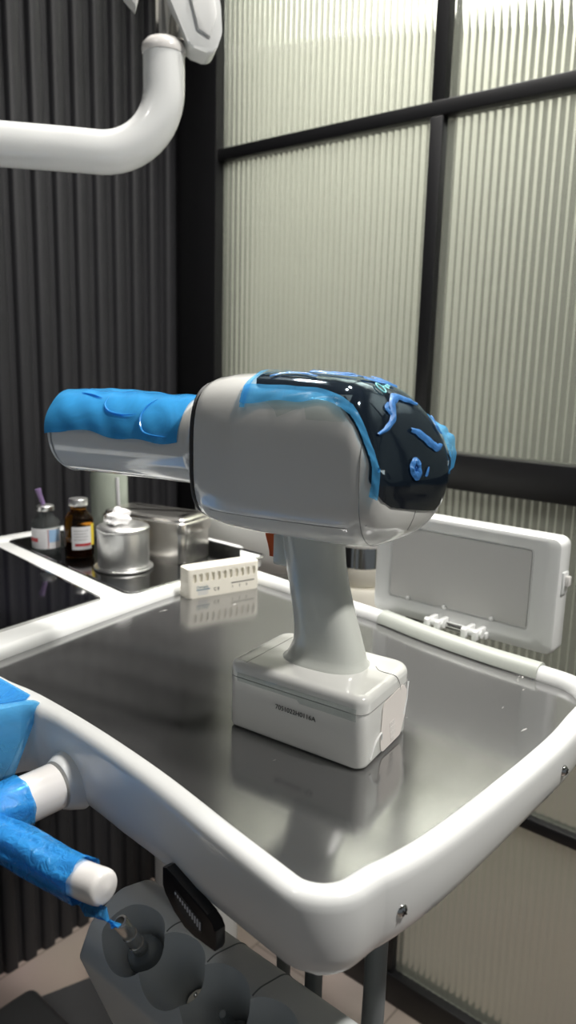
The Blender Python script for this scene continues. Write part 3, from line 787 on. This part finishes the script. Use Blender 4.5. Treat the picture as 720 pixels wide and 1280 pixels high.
# clear film strip along the shoulder, rear label, serial number
bm = bmesh.new(); v0 = -.0510
Au0, Bv0 = Au, Bv; Au, Bv = Au * math.cos(PB) + Bv * math.sin(PB), Bv * math.cos(PB) - Au * math.sin(PB)
strip_ = []
for i in range(41):
    u = .0535 - .1115 * i / 40; zt = .0500; zb = .0425 if i < 22 else .0400
    strip_.append([g(u, v0 - .0002, zt), g(u, v0 - .0009, (zt + zb) / 2), g(u, v0 - .0002, zb)])
loft(bm, strip_, close=False, cap0=False, cap1=False); obj('clear_strip', bm, M['vinyl'], bb)
bm = text_bm('7051022H0116A', .0055, basis(g(.0150, v0 - .0003, .0296), -Au, Zv, -Bv), .00008); obj('serial_number', bm, M['ink'], bb, smooth=False)
Au, Bv = Au0, Bv0
UF = -.0623
bm = bmesh.new(); lab = roundpoly([(-.024, .016), (-.022, .044), (.016, .047), (.024, .038), (.022, .020), (.014, .004), (-.022, .003)], .006, 5)
vs = prism(bm, lab, .0, .0006); xform(bm, basis(g(UF + .0002, 0, 0), Bv, Zv, -Au)); pl = obj('end_label', bm, M['smoke_label'], bb); pl['label'] = 'pinkish label on the end of the base'
bm = bmesh.new()
tube(bm, smooth_path([g(UF, .0255, .046), g(UF - .0004, .0235, .040), g(UF - .0004, .0225, .031), g(UF - .0004, .018, .020)], 6), .0009, 8)
obj('label_bubble', bm, M['white'], pl); bm = bmesh.new()
tube(bm, smooth_path([g(UF, -.040, .006), g(UF - .0005, -.034, .016), g(UF - .0006, -.024, .021), g(UF - .0004, -.022, .015)], 6), .0009, 8)
obj('label_bubble', bm, M['white'], pl)
for i in range(4):
    bm = text_bm('8' * (3 if i < 3 else 2), .0060, basis(g(UF - .0006, -.008 + .001 * i, .0190 - .0046 * i), Bv, Zv, -Au), .0002); obj('embossed_mark', bm, M['warm_white'], pl, smooth=False)
Au, Bv = Au0, Bv0
# rubber feet
for a, b_ in ((.050, -.036), (.050, .030), (-.052, -.036), (-.052, .030)):
    bm = bmesh.new(); lathe(bm, [(.006, 0), (.006, .0015)], g(a, b_, 0), (0, 0, 1), 20); obj('foot', bm, M['dark_grey'], bb)

# ------------------------------------------------------------------ things on the rear tray
ZR = TZ - .002
def vial(name, label, c, r, prof, gm, cap_m, group=None):
    t = thing(name, label, 'bottle', (c[0], c[1], ZR)); bm = bmesh.new(); lathe(bm, prof, (c[0], c[1], ZR), (0, 0, 1), 40)
    obj('glass_body', bm, gm, t); return t
def wrap_label(c, r, a0, a1, z0, z1, m, parent, name, off=.0003):
    bm = bmesh.new(); n = 24
    for rr_ in (off,):
        grid = [[(c[0] + (r + rr_) * math.cos(a), c[1] + (r + rr_) * math.sin(a), ZR + z) for z in (z0, z1)] for a in [math.radians(a0 + (a1 - a0) * q / n) for q in range(n + 1)]]
        loft(bm, grid, close=False, cap0=False, cap1=False)
    return obj(name, bm, m, parent)
cB = (.630, 1.018)
cl = vial('clear_bottle', 'clear glass vial with a purple needle hub standing out of its stopper', cB, .021,
          [(.018, 0), (.0205, .002), (.0215, .005), (.0215, .046), (.0200, .051), (.0140, .057), (.0105, .061), (.0100, .067), (.0120, .0685), (.0124, .0740), (.0110, .0752), (.0001, .0752)], M['glass_thin'], None)
FA = 236.0      # direction, in degrees, that faces the lens
lb = wrap_label(cB, .0215, FA - 78, FA + 70, .012, .043, M['label'], cl, 'label')
wrap_label(cB, .0215, FA + 12, FA + 62, .022, .041, M['label_blue'], lb, 'label_print', .0006)
wrap_label(cB, .0215, FA - 76, FA - 32, .0225, .0285, M['label_red'], lb, 'label_print', .0006)
wrap_label(cB, .0215, FA + 8, FA + 10, .013, .042, M['label_red'], lb, 'label_print', .0006)
bm = bmesh.new(); lathe(bm, [(.0127, .0680), (.0130, .0690), (.0130, .0750), (.0110, .0762), (.0001, .0762)], (cB[0], cB[1], ZR), (0, 0, 1), 32); obj('cap', bm, M['alu'], cl)
bm = bmesh.new(); lathe(bm, [(.0001, 0), (.0032, .001), (.0034, .004), (.0038, .020), (.0046, .022), (.0044, .026), (.0001, .026)], (cB[0] - .002, cB[1] + .002, ZR + .0762), (-.22, .22, 1), 20); obj('needle_hub', bm, M['needle_hub'], cl)
cA = (.656, .970)
am = vial('amber_bottle', 'brown glass vial with a silver cap, white label with red band', cA, .022,
          [(.019, 0), (.0215, .002), (.0222, .005), (.0222, .055), (.0208, .061), (.0150, .068), (.0122, .072), (.0118, .078), (.0130, .080), (.0130, .084), (.0001, .084)], M['glass_amber'], None)
bm = bmesh.new(); lathe(bm, [(.0001, .002), (.0195, .003), (.0202, .006), (.0202, .026), (.0001, .026)], (cA[0], cA[1], ZR), (0, 0, 1), 32); obj('liquid', bm, M['amber_liquid'], am)
lb = wrap_label(cA, .0222, FA - 28, FA + 52, .015, .050, M['label'], am, 'label')
wrap_label(cA, .0222, FA + 50, FA + 72, .020, .053, M['label_yellow'], lb, 'label_print', .0004)
wrap_label(cA, .0222, FA - 16, FA + 48, .0205, .0245, M['label_red'], lb, 'label_print', .0006)
for q in range(4): wrap_label(cA, .0222, FA - 20, FA + 30 + 6 * (q % 2), .030 + .0045 * q, .0308 + .0045 * q, M['seam'], lb, 'label_print', .0006)
bm = bmesh.new(); lathe(bm, [(.0137, .0795), (.0142, .0805), (.0142, .0885), (.0130, .0900), (.0001, .0902)], (cA[0], cA[1], ZR), (0, 0, 1), 40); obj('cap', bm, M['alu'], am)
# cotton dispenser
cC = (.664, .872)
ca = thing('cotton_canister', 'round dented aluminium cotton canister beside the steel box', 'canister', (cC[0], cC[1], ZR))
bm = bmesh.new(); lathe(bm, [(.0362, .0045), (.0368, .006), (.0372, .020), (.0370, .040), (.0372, .056), (.0360, .057), (.0001, .057)], (cC[0], cC[1], ZR), (0, 0, 1), 56); obj('canister_body', bm, M['alu'], ca)
bm = bmesh.new(); lathe(bm, [(.0001, 0), (.0405, 0), (.0425, .0010), (.0428, .003), (.0415, .0045), (.0375, .0048)], (cC[0], cC[1], ZR), (0, 0, 1), 56); obj('base_ring', bm, M['alu'], ca)
bm = bmesh.new(); lathe(bm, [(.0376, .0570), (.0380, .0585), (.0378, .0610), (.0360, .0628), (.0300, .0642), (.0130, .0652), (.0110, .0640), (.0001, .0640)], (cC[0], cC[1], ZR), (0, 0, 1), 56); obj('canister_lid', bm, M['alu'], ca)
bm = bmesh.new(); bmesh.ops.create_icosphere(bm, subdivisions=4, radius=1)
for v in bm.verts:
    p = v.co; k_ = 1 + .16 * math.sin(5 * p.x + 2) * math.sin(4 * p.y + 1) + .10 * math.sin(9 * p.z + 3 * p.x) + .07 * math.sin(13 * p.y + 5 * p.z)
    zz = p.z * .0105 * k_
    v.co = Vector((cC[0] - .006 + p.x * .0175 * k_ + .004 * p.z, cC[1] + .004 + p.y * .0150 * k_, ZR + .0725 + max(-.008, zz) + .004 * max(0, p.z)))
ct = obj('cotton_wad', bm, M['cotton']); tag(ct, 'loose white cotton wad pulled out of the canister top', 'cotton')
# steel instrument box
YB = math.radians(14); cX = Vector((.752, .905, ZR)); BX = basis(cX, Vector((math.cos(YB), math.sin(YB), 0)), Vector((-math.sin(YB), math.cos(YB), 0)), Zv)
sb = thing('steel_box', 'rectangular stainless steel sterilising box with a stepped lid', 'box', tuple(cX))
bm = bmesh.new(); bp2 = roundpoly([(-.038, -.078), (.038, -.078), (.038, .074), (-.038, .074)], .012, 6); prism(bm, bp2, 0, .050, .002, 2); xform(bm, BX); obj('box_body', bm, M['steel_pol'], sb)
bm = bmesh.new(); rr_ = []
for d, z in ((.0034, .0455), (.0036, .0460), (.0036, .0610), (.0005, .0625), (-.0002, .0660), (-.003, .0680), (-.010, .0690), (-.020, .0692)):
    rr_.append([BX @ Vector((q.x, q.y, z)) for q in offset(ccw(bp2), d)])
loft(bm, rr_); obj('box_lid', bm, M['steel_pol'], sb)
# jar behind
jr = thing('tall_jar', 'tall pale green jar behind the cotton canister', 'jar', (.772, 1.050, ZR))
bm = bmesh.new(); lathe(bm, [(.028, 0), (.0305, .002), (.031, .006), (.031, .108), (.029, .114), (.027, .116), (.027, .128), (.0001, .128)], (.772, 1.050, ZR), (0, 0, 1), 48); obj('jar_body', bm, M['jar'], jr)
bm = bmesh.new(); lathe(bm, [(.0295, .116), (.030, .118), (.030, .138), (.028, .141), (.0001, .141)], (.772, 1.050, ZR), (0, 0, 1), 48); obj('jar_lid', bm, M['white_satin'], jr)
bm = bmesh.new()
FAj = math.radians(FA + 28)
tube(bm, [(.772 + .0315 * math.cos(FAj), 1.050 + .0315 * math.sin(FAj), ZR + .012), (.772 + .0315 * math.cos(FAj - .1), 1.050 + .0315 * math.sin(FAj - .1), ZR + .105)], .003, 10); obj('pale_stripe', bm, M['label'], jr)

# ------------------------------------------------------------------ cream bur block on the steel
bx = Vector((.9637, -.2670, 0)).normalized(); by = Vector((.2670, .9637, 0)).normalized()
bo = Vector((.6735, .6735, TZ)); BB = basis(bo, bx, by, Zv)
bk = thing('bur_block', 'cream plastic bur block with a row of slots, in front of the steel box', 'bur holder', tuple(bo + by * .012))
bm = bmesh.new(); pf = roundpoly([(-.0525, 0), (.0525, 0), (.0525, .027), (-.0525, .027)], .0055, 6); prism(bm, pf, 0, .0385, .0014, 2); xform(bm, BB)
cuts = []
for i in range(11):
    x0 = -.0435 + .0087 * i; cb = bmesh.new()
    pr = roundpoly([(x0 - .0026, .0205), (x0 + .0026, .0205), (x0 + .0026, .0320), (x0 - .0026, .0320)], .0024, 4)
    prism(cb, [(a, b_) for a, b_ in pr], -.01, .0035); xform(cb, BB @ basis(Vector((0, 0, 0)), Vector((1, 0, 0)), Vector((0, 0, 1)), Vector((0, 1, 0)))); cuts.append(cb)
    cb = bmesh.new(); lathe(cb, [(.0010, -.006), (.0010, .004)], BB @ Vector((x0, .008 if i % 2 else .015, .0385)), (0, 0, 1), 12); cuts.append(cb)
obj('block_body', boolean_cut(bm, cuts), M['cream'], bk, angle=35)
def on_block(x0, z0): return basis(BB @ Vector((x0, -.0003, z0)), bx, Zv, -by)
obj('maker_mark', text_bm('Densply', .0052, on_block(-.0410, .0125), .0001), M['ink_blue'], bk, smooth=False)
bm = bmesh.new(); box(bm, (-.041, -.0004, .0098), (-.022, .0, .0112)); xform(bm, BB); obj('print_bar', bm, M['ink_blue'], bk, smooth=False)
for i in range(3):
    bm = bmesh.new(); box(bm, (-.039, -.0004, .0040 + .0019 * i), (-.025, 0, .0046 + .0019 * i)); xform(bm, BB); obj('print_bar', bm, M['tick'], bk, smooth=False)
obj('conformity_mark', text_bm('C E', .0058, on_block(-.0165, .0068), .0001), M['ink'], bk, smooth=False)
bm = bmesh.new(); box(bm, (.0095, -.0004, .0130), (.0445, 0, .0140)); xform(bm, BB); obj('print_bar', bm, M['ink'], bk, smooth=False)
for i, s in enumerate('123'):
    obj('print_figure', text_bm(s, .0045, on_block(.0105 + .0105 * i, .0072), .0001), M['ink'], bk, smooth=False)

# ------------------------------------------------------------------ film viewer clipped to the far rim
fv = thing('film_viewer', 'white box-framed X-ray film viewer with a blank opal panel, clipped to the far rim', 'film viewer', (.735, .33, TZ + .010))
XV = .748
def yz(p): return (p[1], p[0])
bm = bmesh.new()
FO = ccw(roundpoly([(.2690, .0045), (.4930, .0045), (.4930, .1300), (.2690, .1300)], .010, 6))
FI = ccw(roundpoly([(.3000, .0270), (.4720, .0270), (.4720, .1130), (.3000, .1130)], .003, 3))
def R2(loop, d, x): return [bm.verts.new((x, q.x, TZ + q.y)) for q in offset(loop, d)]
ro = [R2(FO, -.0045, XV), R2(FO, -.0015, XV + .0012), R2(FO, 0, XV + .0045), R2(FO, 0, XV + .0235), R2(FO, -.0015, XV + .0265), R2(FO, -.0045, XV + .028)]
for a, b_ in zip(ro[:-1], ro[1:]): skin(a, b_)
bm.faces.new(ro[-1])
ri = [R2(FI, .010, XV), R2(FI, .0015, XV + .0030), R2(FI, 0, XV + .0052)]
for a, b_ in zip(ri[:-1], ri[1:]): skin(a, b_)
ed = [bm.edges.get((r[i], r[(i + 1) % len(r)])) for r in (ro[0], ri[0]) for i in range(len(r))]
bmesh.ops.triangle_fill(bm, use_beauty=True, edges=ed); bm.faces.new(ri[-1][::-1])
obj('viewer_case', bm, M['white'], fv, angle=30)
bm = bmesh.new(); prism(bm, [(q.x, q.y) for q in offset(FI, -.0012)], 0, .0012); xform(bm, Matrix(((0, 0, 1, XV + .0037), (1, 0, 0, 0), (0, 1, 0, TZ), (0, 0, 0, 1)))); dfp = obj('opal_panel', bm, M['diffuser'], fv, smooth=False); dfp['label'] = 'grey opal panel'
for yv in (.446, .398, .340):
    bm = bmesh.new(); lathe(bm, [(.0026, -.001), (.0028, .0015), (.0018, .0035), (.0001, .004)], (XV + .004, yv, TZ + .0285), (-1, 0, .4), 16); obj('film_clip', bm, M['white'], fv)
bm = bmesh.new(); box(bm, (XV + .006, .2665, TZ + .071), (XV + .020, .2705, TZ + .0945), .0015, 2); sw = obj('switch', bm, M['white'], fv)
bm = bmesh.new(); box(bm, (XV + .009, .2625, TZ + .0800), (XV + .017, .2670, TZ + .0905), .0012, 2, mtx=Matrix.Translation((0, 0, 0))); obj('switch_rocker', bm, M['warm_white'], sw)
for yv in (.398, .352):
    for q in (-1, 1):
        br_ = bmesh.new(); box(br_, (.722, yv + q * .0065 - .003, TZ + .0085), (.748, yv + q * .0065 + .003, TZ + .0200), .002, 2); hc = obj('hinge_clamp', br_, M['white'], fv)
    br_ = bmesh.new(); tube(br_, [(.732, yv - .012, TZ + .0150), (.732, yv + .012, TZ + .0150)], .0042, 16); obj('clamp_barrel', br_, M['white'], hc)
bm = bmesh.new(); tube(bm, [(.737, .342, TZ + .0135), (.737, .408, TZ + .0135)], .0034, 16); obj('hinge_pin', bm, M['chrome'], fv)
bm = bmesh.new(); box(bm, (.741, .340, TZ + .0060), (.768, .412, TZ + .0140), .002, 2); obj('hinge_plate', bm, M['white'], fv)

# ------------------------------------------------------------------ spittoon behind
cu = thing('spittoon', 'white spittoon bowl with a chrome strainer pot on a cream base, behind the table', 'spittoon', (1.03, .86, 0))
bm = bmesh.new()
cc = (1.045, .905)
lathe(bm, [(.07, 1.030), (.110, 1.034), (.134, 1.046), (.147, 1.072), (.153, 1.110), (.155, 1.150), (.153, 1.158), (.148, 1.160), (.142, 1.154), (.134, 1.110), (.110, 1.07), (.001, 1.060)], (cc[0], cc[1], 0), (0, 0, 1), 64)
obj('bowl', bm, M['ceramic'], cu)
c2 = (1.03, .705)
bm = bmesh.new(); lathe(bm, [(.050, 1.1060), (.062, 1.1075), (.0635, 1.112), (.0635, 1.122), (.058, 1.126), (.001, 1.126)], (c2[0], c2[1], 0), (0, 0, 1), 48); obj('pot_rim', bm, M['ceramic'], cu)
bm = bmesh.new(); lathe(bm, [(.040, 1.066), (.0420, 1.068), (.0420, 1.110)], (c2[0], c2[1], 0), (0, 0, 1), 48); obj('strainer_pot', bm, M['chrome'], cu)
bm = bmesh.new(); lathe(bm, [(.042, 1.036), (.0455, 1.040), (.0462, 1.060), (.0445, 1.067), (.001, 1.067)], (c2[0], c2[1], 0), (0, 0, 1), 48); obj('pot_collar', bm, M['beige'], cu)
bm = bmesh.new(); lathe(bm, [(.055, .960), (.062, .972), (.060, 1.028), (.055, 1.036), (.001, 1.037)], (c2[0], c2[1], 0), (0, 0, 1), 48); obj('pot_base', bm, M['cream'], cu)
bm = bmesh.new(); box(bm, (.975, .665, .93), (1.13, 1.15, .985), .02, 4); obj('deck', bm, M['white_satin'], cu)
bm = bmesh.new(); lathe(bm, [(.050, .97), (.060, .99), (.075, 1.035)], (cc[0], cc[1], 0), (0, 0, 1), 40); obj('bowl_neck', bm, M['ceramic'], cu)
bm = bmesh.new(); tube(bm, [(1.07, 1.09, .96), (1.07, 1.09, 0)], .05, 40); obj('pedestal', bm, M['white_satin'], cu)

# ------------------------------------------------------------------ overhead lamp arm
la = thing('lamp_arm', 'white swan-neck support arm of the operating light, crossing the slat wall', 'lamp arm', (.72, .84, 1.66))
apts = [(.10, 1.265, 1.652), (.30, 1.128, 1.656), (.5474, .957, 1.660), (.620, .907, 1.661)]
d_h = Vector((.6445 - .5474, .8897 - .957, 0)).normalized()
ctr = Vector((.648, .888, 1.661)); Rb = .085
arc = [ctr + d_h * Rb * math.sin(a) + Vector((0, 0, Rb * (1 - math.cos(a)))) for a in [PI / 2 * q / 12 for q in range(13)]]
path = [Vector(p) for p in apts] + arc + [arc[-1] + Vector((0, 0, .045))]
bm = bmesh.new(); tube(bm, path, .0272, 40); obj('swan_neck', bm, M['white'], la)
tp_ = path[-1]
bm = bmesh.new(); lathe(bm, [(.0280, -.004), (.0290, 0), (.0275, .007), (.022, .013), (.016, .0155), (.001, .0158)], tp_, (0, 0, 1), 48); obj('collar', bm, M['warm_white'], la)
bm = bmesh.new(); lathe(bm, [(.0115, .010), (.0115, .13)], tp_, (0, 0, 1), 32); obj('shaft', bm, M['steel_pol'], la)
bm = bmesh.new(); box(bm, (-.006, -.014, 0), (.010, .012, .07), .001, 1, mtx=Matrix.Translation(tp_ + Vector((.010, -.012, .012)))); obj('shaft_bracket', bm, M['steel_pol'], la)
def arm_block(name, quad, v0, v1, m, bev):
    """quad in (along d_h, z) about the collar top"""
    b2 = bmesh.new(); s = Vector((d_h.y, -d_h.x, 0)); prism(b2, quad, v0, v1, bev, 3)
    xform(b2, basis(tp_, d_h, Zv, s)); return obj(name, b2, m, la)
arm_block('knuckle', [(p.x, p.y) for p in roundpoly([(-.018, .110), (.003, .056), (.030, .000), (.062, -.008), (.072, .020), (.070, .050), (.056, .120)], [0, .02, .012, .012, .02, .02, 0], 5)], -.012, .030, M['white'], .003)
arm_block('knuckle_cover', [(.020, .110), (.032, .052), (.040, .020), (.056, .012), (.064, .040), (.052, .115)], .030, .034, M['white_satin'], .0015)
bm = bmesh.new(); s_ = Vector((d_h.y, -d_h.x, 0)); lathe(bm, [(.0055, 0), (.0055, .003), (.003, .004), (.001, .004)], tp_ + d_h * .034 + Zv * .066 + s_ * .033, s_, 20); obj('knuckle_screw', bm, M['steel_pol'], la)
arm_block('rear_knuckle', [(-.075, .12), (-.05, .055), (-.036, .042), (-.028, .07), (-.030, .12)], -.010, .018, M['white_satin'], .004)

bm = bmesh.new(); tube(bm, [tp_ + d_h * .01 + Zv * .10, tp_ + d_h * .0 + Zv * .30, Vector((tp_.x, tp_.y, 2.698))], .024, 28); obj('upper_pole', bm, M['white'], la)

# ------------------------------------------------------------------ instrument holder below
HZ = -.03
ih = thing('instrument_holder', 'grey four-cup instrument holder bar slung under the near edge of the table', 'instrument holder', (.34, .32, .92))
hx = Vector((-.0, -1, 0)); 
prof_h = roundpoly([(.2905, .972), (.302, .996), (.330, 1.010), (.362, 1.002), (.386, .965), (.384, .895), (.356, .843), (.330, .862)], [.008, .01, .02, .02, .02, .02, .008, .008], 5)
bm = bmesh.new()
def hs_ring(y, sc=1.0, dz=0):
    return [(.338 + (p.x - .338) * sc, y, .925 + HZ + (p.y - .925) * sc + dz) for p in prof_h]
ysx = [.448, .4465, .444, .21, .205]
loft(bm, [hs_ring(.448, .97), hs_ring(.4465, .99), hs_ring(.444, 1), hs_ring(.21, 1), hs_ring(.207, .98)])
ax = Vector((-.50, .0, .866)).normalized(); cups = []; cut = []
for i in range(4):
    c = Vector((.3185, .4060 - .0440 * i, .9855 + HZ)); cups.append(c)
    cb = bmesh.new(); lathe(cb, [(.0108, -.052), (.0120, -.026), (.0205, -.003), (.0290, .022)], c, ax, 40); cut.append(cb)
obj('holder_bar', boolean_cut(bm, cut), M['grey'], ih, angle=35)
for i in range(3):
    yv = .3840 - .0440 * i; bm = bmesh.new(); q = [Vector((p.x, yv, p.y + HZ)) for p in prof_h]
    i0 = min(range(len(q)), key=lambda k_: abs(q[k_].x - .330) + abs(q[k_].z - 1.004 - HZ)); run_ = q[i0 - 1:i0 + 16]
    tube(bm, run_, .0006, 6); obj('module_seam', bm, M['hose'], ih)
bm = bmesh.new(); box(bm, (.365, .40, .99 + HZ), (.385, .43, TZ - .035), .006, 3); obj('hanger', bm, M['grey'], ih)
labs = ['grey-black handpiece coupling upright in the first cup from the handle', 'pale-ended coupling sunk deep in the second cup from the handle', 'thin grey handpiece tip rising from the third cup from the handle']
for i in range(3):
    c = cups[i]; hp = thing('handpiece_coupling', labs[i], 'handpiece', tuple(c - ax * .055), 'couplings in the instrument holder')
    bm = bmesh.new()
    if i == 0:
        lathe(bm, [(.0098, -.0518), (.0105, -.026), (.0132, -.0155), (.0142, -.0105), (.0135, -.009), (.0125, -.004), (.011, -.002), (.007, -.001), (.001, -.001)], c, ax, 36); obj('socket', bm, M['hose'], hp)
        bm = bmesh.new(); lathe(bm, [(.0062, -.004), (.0062, .008), (.0054, .0085), (.0054, .0105), (.0060, .011), (.0060, .020), (.0050, .0205), (.0050, .0225), (.0057, .023), (.0057, .0375), (.0050, .0385), (.0036, .0386), (.0034, .030), (.001, .030)], c, ax + Vector((.04, .02, 0)), 32); obj('metal_tip', bm, M['steel_pol'], hp)
    elif i == 1:
        lathe(bm, [(.009, -.0518), (.0098, -.048), (.0098, -.040), (.009, -.039), (.001, -.039)], c, ax, 32); obj('socket', bm, M['beige'], hp)
        for q in range(4):
            bm = bmesh.new(); a = q * PI / 2 + .4; u_, v_ = frame_axes(ax); lathe(bm, [(.0017, -.0395), (.0017, -.037), (.001, -.0365)], c + (u_ * math.cos(a) + v_ * math.sin(a)) * .005, ax, 12); obj('port', bm, M['steel_pol'], hp)
    else:
        lathe(bm, [(.009, -.0518), (.0085, -.035), (.005, -.030), (.0034, -.022), (.0034, -.004), (.0026, -.002), (.001, -.0015)], c, ax, 28); obj('socket', bm, M['hose'], hp)
# hoses hanging below
hl = ['leftmost grey hose hanging below the table, partly behind the holder', 'middle grey hose hanging straight below the near table corner', 'rightmost, thickest grey hose hanging below the end of the table']
hpaths = [([(.400, .335, 1.06), (.402, .334, .98), (.404, .333, .85), (.42, .35, .60), (.48, .45, .30), (.55, .55, .03)], .0055),
          ([(.385, .290, 1.06), (.386, .290, .96), (.386, .291, .84), (.39, .31, .60), (.46, .40, .25), (.52, .50, .03)], .0066),
          ([(.428, .262, 1.07), (.426, .262, .98), (.421, .262, .86), (.41, .28, .60), (.46, .38, .25), (.50, .48, .03)], .0085)]
for lbl, (pp, r_) in zip(hl, hpaths):
    bm = bmesh.new(); tube(bm, smooth_path(pp, 8), r_, 20); o = obj('hanging_hose', bm, M['hose']); tag(o, lbl, 'hose', 'grey hoses under the table')
# floor cable and unit base
bm = bmesh.new(); tube(bm, smooth_path([(1.02, 1.02, .006), (1.07, .93, .006), (1.10, .84, .006), (1.09, .74, .006), (1.0, .62, .006)], 8), .005, 12); o = obj('floor_cable', bm, M['black']); tag(o, 'thin black cable curving across the floor below the hoses', 'cable')
ub = thing('unit_base', 'dark base plate of the dental unit on the floor by the slat wall', 'base plate', (.72, 1.05, 0))
bm = bmesh.new(); poly = roundpoly([(.40, .60), (1.00, .90), (.90, 1.245), (.60, 1.345), (.40, 1.34)], .04, 6); prism(bm, ccw(poly), 0, .035, .008, 3); obj('plate', bm, M['dark_grey'], ub)
bm = bmesh.new(); box(bm, (.50, 1.10, .034), (.72, 1.28, .10), .02, 4); obj('foot_cover', bm, M['dark_grey'], ub)
